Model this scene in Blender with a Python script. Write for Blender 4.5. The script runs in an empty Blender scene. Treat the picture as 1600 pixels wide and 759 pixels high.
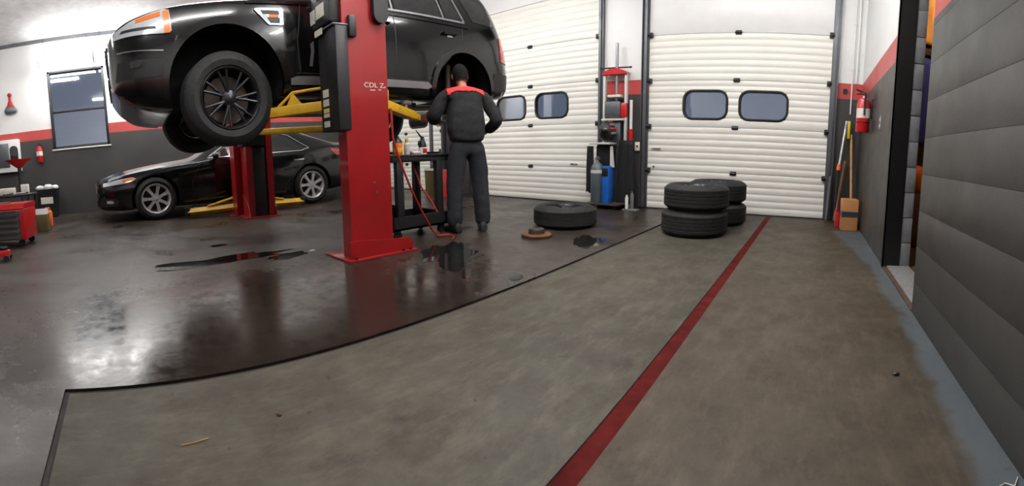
import bpy, bmesh, math, random
from mathutils import Matrix, Vector
random.seed(7)
PI = math.pi
COL = bpy.context.scene.collection
SC = bpy.context.scene

# ------------------------------------------------------------------ camera
FPX, PITCH, ROLL, CYP, YAW, EYE = 685.91, 0.10366, 0.009693, 304.68, -0.682815, 0.88
cam_data = bpy.data.cameras.new('camera')
cam = bpy.data.objects.new('camera', cam_data); COL.objects.link(cam)
cam_data.type = 'PANO'; cam_data.panorama_type = 'CENTRAL_CYLINDRICAL'      # the photograph is a phone panorama
cam_data.central_cylindrical_radius = 1.0
cam_data.central_cylindrical_range_u_min = -800/FPX
cam_data.central_cylindrical_range_u_max = 800/FPX
cam_data.central_cylindrical_range_v_min = (CYP-759)/FPX
cam_data.central_cylindrical_range_v_max = CYP/FPX
cam_data.clip_start = 0.02
_ct, _st, _cr, _sr = math.cos(PITCH), math.sin(PITCH), math.cos(ROLL), math.sin(ROLL)
_c, _s = math.cos(YAW), math.sin(YAW)
_R = (Matrix(((_c,_s,0),(-_s,_c,0),(0,0,1))) @ Matrix(((1,0,0),(0,_ct,_st),(0,-_st,_ct)))
      @ Matrix(((_cr,0,_sr),(0,1,0),(-_sr,0,_cr))) @ Matrix(((1,0,0),(0,0,-1),(0,1,0))))
cam.matrix_world = Matrix.Translation((0,0,EYE)) @ _R.to_4x4()
SC.camera = cam

# ------------------------------------------------------------------ world, exposure
world = bpy.data.worlds.new('overcast_dusk'); SC.world = world; world.use_nodes = True
_bg = world.node_tree.nodes['Background']
_bg.inputs['Color'].default_value = (0.34, 0.38, 0.46, 1); _bg.inputs['Strength'].default_value = 0.72
SC.view_settings.view_transform = 'Standard'; SC.view_settings.look = 'None'
SC.view_settings.gamma = 1.0; SC.view_settings.use_curve_mapping = False
SC.view_settings.exposure = 0.0
TUBE_STRENGTH = 86.0          # fluorescent tubes (used by the lamp builder below)
SC.cycles.max_bounces = 8; SC.cycles.sample_clamp_indirect = 6.0

# ------------------------------------------------------------------ node helpers / materials
def rgb(r, g, b):
    f = lambda c: (c/255/12.92 if c/255 <= 0.04045 else ((c/255+0.055)/1.055)**2.4)
    return (f(r), f(g), f(b), 1)
class N:
    def __init__(s, name):
        s.m = bpy.data.materials.new(name); s.m.use_nodes = True; s.t = s.m.node_tree
        s.b = s.t.nodes['Principled BSDF']
    def node(s, typ, **kw):
        n = s.t.nodes.new(typ)
        for k, v in kw.items(): setattr(n, k, v)
        return n
    def link(s, a, b): s.t.links.new(a, b)
    def pos(s): return s.node('ShaderNodeNewGeometry').outputs['Position']
    def obj(s): return s.node('ShaderNodeTexCoord').outputs['Object']
    def noise(s, vec, scale, detail=4, rough=0.55):
        n = s.node('ShaderNodeTexNoise'); n.inputs['Scale'].default_value = scale
        n.inputs['Detail'].default_value = detail; n.inputs['Roughness'].default_value = rough
        s.link(vec, n.inputs['Vector']); return n.outputs['Fac']
    def ramp(s, fac, a, b, ca=(0,0,0,1), cb=(1,1,1,1)):
        n = s.node('ShaderNodeMapRange'); n.inputs[1].default_value = a; n.inputs[2].default_value = b
        s.link(fac, n.inputs[0]); return n.outputs[0]
    def mix(s, fac, a, b):
        n = s.node('ShaderNodeMix', data_type='RGBA')
        for v, i in ((fac, 0), (a, 6), (b, 7)):
            if hasattr(v, 'is_linked'): s.link(v, n.inputs[i])
            else: n.inputs[i].default_value = v
        return n.outputs[2]
    def mixf(s, fac, a, b):
        n = s.node('ShaderNodeMix', data_type='FLOAT')
        for v, i in ((fac, 0), (a, 2), (b, 3)):
            if hasattr(v, 'is_linked'): s.link(v, n.inputs[i])
            else: n.inputs[i].default_value = v
        return n.outputs[0]
    def math(s, op, a, b=0.0):
        n = s.node('ShaderNodeMath', operation=op)
        for v, i in ((a, 0), (b, 1)):
            if hasattr(v, 'is_linked'): s.link(v, n.inputs[i])
            else: n.inputs[i].default_value = v
        return n.outputs[0]
    def sep(s, vec):
        n = s.node('ShaderNodeSeparateXYZ'); s.link(vec, n.inputs[0]); return n.outputs
    def bump(s, h, strength=0.2, dist=0.01):
        n = s.node('ShaderNodeBump'); n.inputs['Strength'].default_value = strength
        n.inputs['Distance'].default_value = dist; s.link(h, n.inputs['Height'])
        s.link(n.outputs[0], s.b.inputs['Normal'])
    def set(s, k, v):
        if hasattr(v, 'is_linked'): s.link(v, s.b.inputs[k])
        else: s.b.inputs[k].default_value = v
M = {}
def mat(name, col, rough=0.5, metal=0.0, coat=0.0, var=0.12, scale=6.0, bump=0.0, spec=0.5):
    """plain procedural material: base colour with a little noise variation, roughness noise, optional fine relief"""
    n = N(name); c = rgb(*col)
    o = n.obj(); f = n.noise(o, scale)
    lo = tuple(x*(1-var) for x in c[:3]) + (1,); hi = tuple(min(1, x*(1+var)) for x in c[:3]) + (1,)
    n.set('Base Color', n.mix(n.ramp(f, 0.3, 0.7), lo, hi))
    n.set('Roughness', n.mixf(n.ramp(n.noise(o, scale*2.3), 0.3, 0.7), max(0.02, rough*0.85), min(1, rough*1.12)))
    n.set('Metallic', metal); n.set('Specular IOR Level', spec)
    if coat: n.set('Coat Weight', coat); n.set('Coat Roughness', 0.04)
    if bump: n.bump(n.noise(o, scale*12), bump, 0.004)
    M[name] = n.m; return n.m
def emit(name, col, strength):
    n = N(name); n.set('Base Color', rgb(*col)); n.set('Emission Color', rgb(*col)); n.set('Emission Strength', strength)
    M[name] = n.m; return n.m

Z_ST0, Z_ST1 = 1.712, 1.926
def wall_paint(name, gloss=0.42, relief=0.25):
    n = N(name); p = n.pos(); z = n.sep(p)[2]
    w = n.math('ADD', z, n.math('MULTIPLY', n.math('SUBTRACT', n.noise(p, 5), 0.5), 0.012))
    dark = n.mix(n.ramp(n.noise(p, 1.6), 0.3, 0.7), rgb(52,51,50), rgb(59,58,56))
    red = n.mix(n.ramp(n.noise(p, 3), 0.3, 0.7), rgb(176,62,60), rgb(190,74,70))
    white = n.mix(n.ramp(n.noise(p, 1.1), 0.3, 0.7), rgb(226,227,226), rgb(236,236,234))
    c = n.mix(n.math('GREATER_THAN', w, Z_ST0), dark, red)
    c = n.mix(n.math('GREATER_THAN', w, Z_ST1), c, white)
    n.set('Base Color', c)
    n.set('Roughness', n.mixf(n.ramp(n.noise(p, 2.5), 0.3, 0.7), gloss*0.85, gloss*1.2))
    n.bump(n.noise(p, 70, 5), relief, 0.003); M[name] = n.m
wall_paint('wall_paint'); wall_paint('block_paint', 0.40, 0.22)

def concrete(name, a, b, c, rough0, rough1, blue=False, wet=False):
    n = N(name); p = n.pos()
    big = n.ramp(n.noise(p, 0.9, 5), 0.34, 0.66); mid = n.ramp(n.noise(p, 4.0, 8, 0.7), 0.36, 0.66); fine = n.noise(p, 60, 5, 0.7)
    col = n.mix(big, rgb(*a), rgb(*b)); col = n.mix(n.math('MULTIPLY', mid, 0.75), col, rgb(*c))
    st = n.node('ShaderNodeMapping'); st.inputs['Scale'].default_value = (7.0, 2.2, 1.0); st.inputs['Rotation'].default_value = (0, 0, 0.5); n.link(p, st.inputs['Vector'])
    smear = n.ramp(n.noise(st.outputs[0], 1.8, 8, 0.75), 0.48, 0.72)
    col = n.mix(n.math('MULTIPLY', smear, 0.5), col, rgb(*[min(255, int(v*1.28)) for v in b]))
    blot = n.ramp(n.noise(p, 2.3, 5, 0.6), 0.58, 0.72)
    col = n.mix(n.math('MULTIPLY', blot, 0.55), col, rgb(*[int(v*0.82) for v in c]))
    spots = n.ramp(n.noise(p, 13, 3, 0.6), 0.68, 0.75)
    col = n.mix(n.math('MULTIPLY', spots, 0.6), col, rgb(28,25,22))
    if blue:
        s = n.sep(p)
        # worn blue-grey paint along the wall: wider towards the far corner
        e = n.math('ADD', n.math('SUBTRACT', s[0], 0.50), n.math('MULTIPLY', n.math('SUBTRACT', n.noise(p, 3.0, 5), 0.5), 0.16))
        far = n.math('MULTIPLY', n.math('MAXIMUM', n.math('SUBTRACT', s[1], 3.6), 0.0), 0.14)
        k = n.ramp(n.math('ADD', e, far), 0.0, 0.05)
        k = n.math('MULTIPLY', k, n.ramp(n.noise(p, 6, 4), 0.28, 0.42))
        near_end = n.math('LESS_THAN', s[1], 5.3)
        col = n.mix(n.math('MULTIPLY', n.math('MULTIPLY', k, near_end), 0.85), col, rgb(84,91,96))
    n.set('Specular IOR Level', 0.25)
    r = n.mixf(big, rough0, rough1); r = n.mixf(n.math('MULTIPLY', mid, 0.5), r, min(1, rough1*1.1))
    if wet:
        # a soaked brown patch in front of the lift and scattered damp patches
        s = n.sep(p)
        dx = n.math('DIVIDE', n.math('ADD', s[0], 2.30), 1.0); dy = n.math('DIVIDE', n.math('SUBTRACT', s[1], 0.85), 1.55)
        d = n.math('ADD', n.math('MULTIPLY', dx, dx), n.math('MULTIPLY', dy, dy))
        d = n.math('ADD', d, n.math('MULTIPLY', n.math('SUBTRACT', n.noise(p, 3.2, 7, 0.65), 0.5), 2.2))
        soaked = n.math('SUBTRACT', 1.0, n.ramp(d, 0.45, 1.7))
        damp = n.ramp(n.noise(p, 1.4, 6, 0.6), 0.46, 0.68)
        wetf = n.math('MAXIMUM', soaked, n.math('MULTIPLY', damp, 0.6))
        col = n.mix(n.math('MULTIPLY', wetf, 0.8), col, rgb(31,24,20))
        r = n.mixf(wetf, r, n.mixf(n.ramp(n.noise(p, 9, 5, 0.7), 0.35, 0.65), 0.09, 0.24)); n.set('IOR', 1.33); n.set('Specular IOR Level', 0.5)
    n.set('Base Color', col); n.set('Roughness', r)
    h = n.math('ADD', n.math('MULTIPLY', fine, 0.7), n.math('MULTIPLY', mid, 0.5))
    if wet: h = n.math('MULTIPLY', h, n.math('SUBTRACT', 1.0, n.math('MULTIPLY', wetf, 0.8)))
    n.bump(h, 0.25 if not wet else 0.30, 0.004); M[name] = n.m
concrete('concrete_wet', (46,39,33), (68,61,55), (36,29,25), 0.28, 0.46, wet=True)
concrete('concrete_pale', (58,57,48), (80,77,67), (52,44,36), 0.48, 0.66)
concrete('concrete_brown', (63,56,46), (78,70,59), (49,41,32), 0.48, 0.66, blue=True)
mat('joint_dark', (38,34,32), 0.8); mat('joint_red', (72,18,17), 0.85, var=0.35, scale=9, spec=0.08)
mat('white_ceiling', (225,226,228), 0.7)
mat('door_cream', (240,238,229), 0.38, var=0.03, scale=2, bump=0.05); mat('door_white', (240,240,238), 0.35, var=0.02)
mat('track_steel', (98,100,104), 0.45, 0.7); mat('dark_steel', (48,48,50), 0.45, 0.6); mat('rubber', (24,24,25), 0.75, bump=0.15, scale=10)
mat('tyre', (19,19,20), 0.78, var=0.1, bump=0.2, scale=12); mat('black_plastic', (26,26,28), 0.5); mat('black_paint_steel', (18,18,19), 0.4)
mat('car_black', (9,9,10), 0.16, 0.0, coat=0.35, var=0.02, spec=0.4); mat('sedan_black', (8,9,12), 0.17, 0.0, coat=0.4, var=0.02, spec=0.4)
mat('car_glass', (14,15,17), 0.04, 0.0, coat=0.6, var=0.02, spec=0.8); mat('chrome', (205,208,212), 0.16, 1.0, var=0.03)
mat('silver_trim', (150,152,155), 0.32, 0.7); mat('alloy_silver', (206,208,210), 0.32, 0.35, var=0.04); mat('alloy_black', (44,45,48), 0.36, 0.7)
mat('lift_red', (142,16,20), 0.34, coat=0.35, var=0.10, scale=3); mat('lift_yellow', (206,160,28), 0.45, var=0.15, scale=9)
mat('amber', (236,120,40), 0.2, coat=0.5); mat('lamp_lens', (215,220,226), 0.12, 0.3, coat=1.0); mat('tail_red', (176,30,36), 0.15, coat=1.0)
mat('label_paper', (222,218,205), 0.6, var=0.05); mat('label_yellow', (224,205,120), 0.6); mat('cloth_black', (16,17,19), 0.95, bump=0.3, scale=14)
mat('cloth_navy', (27,30,36), 0.95, bump=0.3, scale=14); mat('cloth_red', (214,52,54), 0.85, bump=0.2); mat('skin', (160,112,88), 0.55, var=0.08)
mat('hair', (8,8,8), 0.9, spec=0.2); mat('shoe', (22,21,21), 0.55); mat('rust', (108,74,48), 0.7, 0.4, var=0.35, scale=18); mat('iron', (66,58,52), 0.6, 0.6, var=0.25, scale=16)
mat('bright_red', (188,26,30), 0.32, coat=0.4); mat('cyl_grey', (88,98,104), 0.4, 0.2); mat('machine_blue', (24,92,178), 0.4); mat('white_plastic', (232,232,230), 0.4, var=0.03)
mat('cardboard', (178,122,72), 0.8, var=0.1); mat('tape_dark', (46,52,58), 0.35); mat('wood', (178,134,78), 0.6, var=0.25, scale=10); mat('wood_dark', (112,86,64), 0.7, var=0.2)
mat('orange', (232,112,30), 0.55); mat('yellow', (222,190,40), 0.5); mat('hose_red', (166,36,36), 0.5); mat('blue_cloth', (52,58,140), 0.8, bump=0.3); mat('orange_cloth', (214,156,92), 0.85, bump=0.3)
mat('block_grey', (128,130,134), 0.85, bump=0.6, scale=9); mat('granite', (118,118,120), 0.6, var=0.5, scale=60); mat('olive', (96,86,48), 0.7); mat('brown_dark', (62,44,34), 0.8)
mat('aluminium', (196,198,200), 0.35, 0.8); mat('pale_plastic', (206,206,200), 0.5); mat('paper', (226,226,222), 0.8, var=0.05); mat('oil_water', (30,27,25), 0.06, coat=1.0)
mat('asphalt', (70,72,76), 0.9); mat('lamp_housing', (236,236,236), 0.5)
mat('well_black', (9,9,9), 0.9, spec=0.2)
mat('drawer_grey', (92,94,97), 0.5, 0.3)
emit('tube_light', (253,251,249), TUBE_STRENGTH)
def glass_mat(name, tint, fac=0.12):
    n = N(name); n.t.nodes.remove(n.b)
    tr = n.node('ShaderNodeBsdfTransparent'); tr.inputs[0].default_value = rgb(*tint)
    gl = n.node('ShaderNodeBsdfGlossy'); gl.inputs['Roughness'].default_value = 0.03
    fr = n.node('ShaderNodeFresnel'); fr.inputs[0].default_value = 1.55
    mx = n.node('ShaderNodeMixShader'); n.link(n.math('ADD', fr.outputs[0], fac), mx.inputs[0])
    n.link(tr.outputs[0], mx.inputs[1]); n.link(gl.outputs[0], mx.inputs[2])
    n.link(mx.outputs[0], n.t.nodes['Material Output'].inputs[0]); M[name] = n.m
glass_mat('window_glass', (222,228,238))

# ------------------------------------------------------------------ mesh helpers
class MB:
    def __init__(s): s.v = []; s.f = []
    def add(s, vs, fs, mx=None):
        k = len(s.v)
        s.v += [tuple(mx @ Vector(p)) if mx is not None else tuple(p) for p in vs]
        s.f += [tuple(i+k for i in f) for f in fs]; return s
    def box(s, c, d, bev=0.0, rot=None, seg=2):
        bm = bmesh.new(); bmesh.ops.create_cube(bm, size=1)
        bmesh.ops.scale(bm, vec=d, verts=bm.verts)
        if bev: bmesh.ops.bevel(bm, geom=bm.edges[:], offset=min(bev, min(d)*0.49), segments=seg, profile=0.5, affect='EDGES')
        mx = Matrix.Translation(c) @ (rot.to_4x4() if rot is not None else Matrix())
        bm.verts.index_update()
        s.add([v.co for v in bm.verts], [[v.index for v in f.verts] for f in bm.faces], mx); bm.free(); return s
    def bx(s, x0, x1, y0, y1, z0, z1, bev=0.0):
        return s.box(((x0+x1)/2, (y0+y1)/2, (z0+z1)/2), (abs(x1-x0), abs(y1-y0), abs(z1-z0)), bev)
    def cyl(s, p0, p1, r0, r1=None, n=16, cap=True):
        return s.tube([p0, p1], [r0, r0 if r1 is None else r1], n, cap)
    def tube(s, pts, r, n=10, cap=True, flat=1.0):
        pts = [Vector(p) for p in pts]; rs = r if isinstance(r, (list, tuple)) else [r]*len(pts)
        k = len(s.v); up = None
        for i, p in enumerate(pts):
            t = (pts[min(i+1, len(pts)-1)] - pts[max(i-1, 0)]).normalized()
            if up is None:
                up = Vector((0,0,1)) if abs(t.z) < 0.9 else Vector((0,1,0))
            a = t.cross(up).normalized(); b = a.cross(t).normalized(); up = b
            for j in range(n):
                an = 2*PI*j/n; s.v.append(tuple(p + a*math.cos(an)*rs[i] + b*math.sin(an)*rs[i]*flat))
        for i in range(len(pts)-1):
            for j in range(n):
                s.f.append((k+i*n+j, k+i*n+(j+1)%n, k+(i+1)*n+(j+1)%n, k+(i+1)*n+j))
        if cap:
            s.f.append(tuple(k+j for j in range(n))[::-1]); s.f.append(tuple(k+(len(pts)-1)*n+j for j in range(n)))
        return s
    def lathe(s, prof, n=32, mx=None, closed=False):
        k = len(prof); vs = []; fs = []
        for j in range(n):
            a = 2*PI*j/n
            for r, z in prof: vs.append((r*math.cos(a), r*math.sin(a), z))
        m = k if closed else k-1
        for j in range(n):
            for i in range(m):
                fs.append((j*k+i, ((j+1)%n)*k+i, ((j+1)%n)*k+(i+1)%k, j*k+(i+1)%k))
        if not closed:
            for i, rev in ((0, True), (k-1, False)):
                if prof[i][0] > 1e-6:
                    f = tuple(j*k+i for j in range(n)); fs.append(f[::-1] if rev else f)
        return s.add(vs, fs, mx)
    def prism(s, poly, lo, hi, axis='x', mx=None):
        n = len(poly)
        def P(a, b, t): return {'x': (t,a,b), 'y': (a,t,b), 'z': (a,b,t)}[axis]
        vs = [P(a,b,lo) for a,b in poly] + [P(a,b,hi) for a,b in poly]
        fs = [tuple(range(n))[::-1], tuple(range(n, 2*n))] + [(i, (i+1)%n, n+(i+1)%n, n+i) for i in range(n)]
        return s.add(vs, fs, mx)
    def ell(s, c, r, n=16, m=10):
        prof = [(max(1e-5, math.sin(PI*i/m)), -math.cos(PI*i/m)) for i in range(m+1)]
        return s.lathe(prof, n, Matrix.Translation(c) @ Matrix.Diagonal((*r, 1)))
    def grid(s, rows, close=False):
        k = len(s.v); w = len(rows[0]); s.v += [tuple(p) for r in rows for p in r]
        for i in range(len(rows)-1):
            for j in range(w if close else w-1):
                s.f.append((k+i*w+j, k+i*w+(j+1)%w, k+(i+1)*w+(j+1)%w, k+(i+1)*w+j))
        return s
    def mesh(s, name, m=None, angle=38, merge=True):
        me = bpy.data.meshes.new(name); me.from_pydata(s.v, [], s.f)
        bm = bmesh.new(); bm.from_mesh(me)
        if merge: bmesh.ops.remove_doubles(bm, verts=bm.verts, dist=1e-5)
        bmesh.ops.recalc_face_normals(bm, faces=bm.faces); bm.to_mesh(me); bm.free()
        if m: me.materials.append(M[m] if isinstance(m, str) else m)
        me.polygons.foreach_set('use_smooth', [True]*len(me.polygons)); me.set_sharp_from_angle(angle=math.radians(angle))
        return me
    def build(s, name, m, parent=None, mx=None, angle=38):
        return link(name, s.mesh(name, m, angle), parent, mx)
def link(name, me, parent=None, mx=None):
    o = bpy.data.objects.new(name, me); COL.objects.link(o)
    if parent is not None: o.parent = parent
    if mx is not None: o.matrix_local = mx
    return o
def tag(o, label=None, cat=None, group=None, kind=None):
    if label: o['label'] = label
    if cat: o['category'] = cat
    if group: o['group'] = group
    if kind: o['kind'] = kind
    return o
def thing(name, label, cat, loc=(0,0,0), rz=0.0, group=None):
    o = bpy.data.objects.new(name, None); COL.objects.link(o); o.empty_display_size = 0.1
    o.location = loc; o.rotation_euler = (0,0,rz); return tag(o, label, cat, group)
def struct(name, mb, m, label=None, parent=None):
    o = mb.build(name, m, parent)
    if parent is None:
        o['kind'] = 'structure'
        if label: o['label'] = label
    return o
def copy_tree(o, parent=None):
    c = o.copy(); COL.objects.link(c)
    if parent is not None:
        c.parent = parent; c.matrix_parent_inverse = o.matrix_parent_inverse.copy()
    for ch in list(o.children): copy_tree(ch, c)
    return c
def T(x, y, z): return Matrix.Translation((x, y, z))
def RX(a): return Matrix.Rotation(a, 4, 'X')
def RY(a): return Matrix.Rotation(a, 4, 'Y')
def RZ(a): return Matrix.Rotation(a, 4, 'Z')
def rrect(cx, cy, w, h, r, n=6):
    p = []
    for k, (sx, sy) in enumerate(((1,1),(-1,1),(-1,-1),(1,-1))):
        for i in range(n+1):
            a = PI/2*k + PI/2*i/n
            p.append((cx + sx*(w/2-r) + r*math.cos(a), cy + sy*(h/2-r) + r*math.sin(a)))
    return p

# ------------------------------------------------------------------ the setting
XR, XL, YF, YB, ZC = 0.638, -9.74, 6.2, -4.6, 3.9
CK, RL0, RL1, SLY = -1.73, -0.610, -0.543, -0.285     # slab joint, red joint, slab end
floor = struct('floor', MB().bx(XL-0.2, XR+4, YB-0.2, YF+0.35, -0.14, -0.014), 'joint_dark', 'stained concrete workshop floor with wet slab and red painted joint')
def slab(x0, x1, y0, y1, m, name='slab'):
    return MB().bx(x0, x1, y0, y1, -0.05, 0.0, 0.004).build(name, m, floor)
MB().bx(XL-0.1, CK-0.018, YB, YF+0.1, -0.05, 0.0).build('slab', 'concrete_wet', floor); slab(CK+0.018, RL0, SLY, YF-0.03, 'concrete_pale')
MB().bx(CK-0.018, RL0, YB, SLY-0.022, -0.05, 0.0).build('slab', 'concrete_wet', floor); slab(RL1, XR+0.005, YB, YF-0.03, 'concrete_brown')
slab(CK+0.018, XR+0.005, YF-0.012, YF+0.3, 'concrete_brown')
tag(MB().bx(RL0-0.002, RL1+0.002, YB, YF-0.03, -0.05, -0.006).build('painted_joint', 'joint_red', floor), 'red painted expansion joint')

# far wall: piers and lintel around three overhead doors
DOORS = [(-2.44, 0.19), (-5.97, -3.28), (-9.45, -6.90)]
wf = MB()
xs = [XR+0.2] + [v for d in DOORS for v in (d[1], d[0])] + [XL-0.2]
for i in range(0, len(xs), 2): wf.bx(xs[i+1], xs[i], YF, YF+0.22, 0, ZC)
wf.bx(XL-0.2, XR+0.2, YF, YF+0.22, 3.32, ZC)
struct('wall_far', wf, 'wall_paint', 'far wall with white top, red stripe and three overhead doors')
WL = (-1.45, -0.19, 1.46, 3.18)         # window in the left wall: y0 y1 z0 z1
wl = MB().bx(XL-0.2, XL, YB, WL[0], 0, ZC).bx(XL-0.2, XL, WL[1], YF, 0, ZC).bx(XL-0.2, XL, WL[0], WL[1], 0, WL[2]).bx(XL-0.2, XL, WL[0], WL[1], WL[3], ZC)
struct('wall_left', wl, 'wall_paint', 'long side wall behind sedan, dark below red stripe and white above')
struct('wall_back', MB().bx(XL-0.2, XR+0.2, YB-0.2, YB, 0, ZC), 'wall_paint')
ceil = struct('ceiling', MB().bx(XL-0.2, XR+0.2, YB-0.2, YF+0.2, ZC, ZC+0.2), 'white_ceiling', 'white workshop ceiling')
struct('shadow_strip_1', MB().bx(XL, XL+0.05, YB, YF, ZC-0.07, ZC), 'track_steel', 'grey strip drawing the shadow line where side wall meets ceiling')  # solid strip stands in for the shadow line under the ceiling
# right wall with a doorway; the near part is painted block in courses with raked joints
OY0, OY1, TH = 2.49, 3.57, 0.22
wr = MB().bx(XR, XR+TH, OY1, YF, 0, ZC).bx(XR, XR+TH, OY0, OY1, 2.75, ZC).bx(XR+0.006, XR+TH, YB, OY0-0.004, 0, ZC)
wallr = struct('wall_right', wr, 'wall_paint', 'near side wall of dark painted block with red stripe')
zj = [0.0] + [0.185+0.2123*k for k in range(18)]; zj[-1] = ZC
for i in range(len(zj)-1):
    MB().bx(XR, XR+0.10, YB, OY0, zj[i]+0.0007, zj[i+1]-0.0007, 0.0009).build('block_course', 'block_paint', wallr)
# left-wall window
w1 = thing('window_1', 'tall grey window in the side wall above sedan nose', None); w1['kind'] = 'structure'
fr = MB(); y0, y1, z0, z1 = WL
for a in ((y0, y0+0.055, z0, z1), (y1-0.055, y1, z0, z1), (y0, y1, z0, z0+0.055), (y0, y1, z1-0.055, z1)):
    fr.bx(XL-0.10, XL+0.02, *a, 0.006)
fr.build('window_frame', 'dark_steel', w1)
MB().bx(XL-0.09, XL+0.005, y0+0.05, y1-0.05, 2.26, 2.30, 0.005).build('meeting_rail', 'dark_steel', w1)
MB().bx(XL-0.05, XL-0.044, y0+0.05, y1-0.05, z0+0.05, 2.262).build('pane', 'window_glass', w1)
MB().bx(XL-0.07, XL-0.064, y0+0.05, y1-0.05, 2.298, z1-0.05).build('pane', 'window_glass', w1)
MB().bx(XL-0.02, XL+0.05, y0-0.03, y1+0.03, z0-0.035, z0, 0.006).build('sill', 'pale_plastic', w1)
struct('floor_yard', MB().bx(-60, 60, -60, 60, -0.6, -0.5), 'asphalt', 'asphalt yard outside')

# overhead doors
def panel_profile(z0, z1, ribbed=True):
    """outline (y, z) of one door section; shallow grooves every 0.1 m on the room side"""
    p = [(0.045, z0+0.003), (0.006, z0+0.003), (0.0, z0+0.012)]
    if ribbed:
        n = max(1, round((z1-z0)/0.1)); st = (z1-z0)/n
        for i in range(1, n):
            z = z0+i*st; p += [(0.0, z-0.010), (0.0045, z-0.004), (0.0045, z+0.004), (0.0, z+0.010)]
    p += [(0.0, z1-0.012), (0.006, z1-0.003), (0.045, z1-0.003)]
    return p
def overhead_door(idx, x0, x1, seams, wins, winsec, smooth_from, label):
    d = thing('door_%d' % idx, label, None); d['kind'] = 'structure'
    Y = YF+0.02
    for k in range(len(seams)-1):
        a, b = seams[k], seams[k+1]; mb = MB(); rib = k < smooth_from
        if k == winsec:
            wz0, wz1 = wins[0][2], wins[0][3]
            for lo, hi in ((a, wz0), (wz1, b)):
                mb.prism([(Y+p, z) for p, z in panel_profile(lo, hi)], x0, x1, 'x')
            cuts = [x0] + sorted(v for w in wins for v in (w[0], w[1])) + [x1]
            for i in range(0, len(cuts), 2):
                mb.prism([(Y+p, z) for p, z in panel_profile(wz0-0.004, wz1+0.004)], cuts[i], cuts[i+1], 'x')
        else:
            mb.prism([(Y+p, z) for p, z in panel_profile(a, b, rib)], x0, x1, 'x')
        mb.build('panel', 'door_cream' if rib else 'door_white', d)
    for (a, b, c, e) in wins:
        inner = rrect((a+b)/2, (c+e)/2, b-a, e-c, 0.11); outer = rrect((a+b)/2, (c+e)/2, b-a+0.07, e-c+0.07, 0.15)
        n = len(inner); mb = MB()
        rows = [[(p[0], yy, p[1]) for p in pl] for yy, pl in ((Y+0.05, inner), (Y-0.014, inner), (Y-0.020, [((i[0]+o[0])/2, (i[1]+o[1])/2) for i, o in zip(inner, outer)]), (Y-0.006, outer), (Y+0.05, outer))]
        mb.grid(rows, close=True); w = mb.build('window', 'rubber', d)
        MB().prism(inner, Y+0.012, Y+0.018, 'y').build('pane', 'window_glass', w)
    xc = (x0+x1)/2
    for z in seams[1:-1]:
        MB().bx(xc-0.045, xc+0.045, Y-0.014, Y+0.002, z-0.03, z+0.03, 0.006).cyl((xc-0.05, Y-0.012, z), (xc+0.05, Y-0.012, z), 0.012, n=8).build('hinge', 'dark_steel', d)
        for xe, s in ((x0, 1), (x1, -1)):
            MB().bx(xe-s*0.005, xe+s*0.05, Y-0.05, Y, z-0.035, z+0.035, 0.006).cyl((xe-s*0.03, Y-0.04, z), (xe+s*0.03, Y-0.04, z), 0.02, n=10).build('roller', 'dark_steel', d)
    for xe, s in ((x0, -1), (x1, 1)):
        MB().bx(xe+s*0.09, xe+s*0.10, YF-0.07, YF, 0.02, 3.3).bx(xe, xe+s*0.10, YF-0.012, YF, 0.02, 3.3).bx(xe+s*0.02, xe+s*0.06, YF-0.06, YF-0.045, 0.02, 3.3).build('track', 'track_steel', d)
    MB().bx(x0, x1, Y, Y+0.05, -0.002, 0.012).build('bottom_seal', 'rubber', d)
    hx = x1-0.45 if idx == 2 else x0+0.14
    MB().bx(hx-0.07, hx+0.07, Y-0.03, Y-0.018, 0.63 if idx == 2 else 0.90, 0.645 if idx == 2 else 0.915, 0.004).bx(hx-0.05, hx-0.03, Y-0.02, Y, 0.625, 0.65).build('lift_handle', 'dark_steel', d)
    return d
overhead_door(1, -2.44, 0.19, [0.012, 0.585, 1.236, 1.903, 2.557, 3.34], [(-1.88, -1.27, 1.372, 1.735), (-1.055, -0.41, 1.372, 1.735)], 2, 4, 'white sectional overhead door behind the stacked wheels')
overhead_door(2, -5.97, -3.28, [0.012, 0.587, 1.29, 1.955, 2.62, 3.34], [(-4.50, -3.88, 1.425, 1.80), (-5.37, -4.75, 1.425, 1.80)], 2, 5, 'white sectional overhead door behind the mechanic')
overhead_door(3, -9.45, -6.90, [0.012, 0.587, 1.29, 1.955, 2.62, 3.34], [(-8.02, -7.4, 1.425, 1.80), (-8.95, -8.33, 1.425, 1.80)], 2, 5, 'white sectional overhead door behind the work cart')
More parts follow.
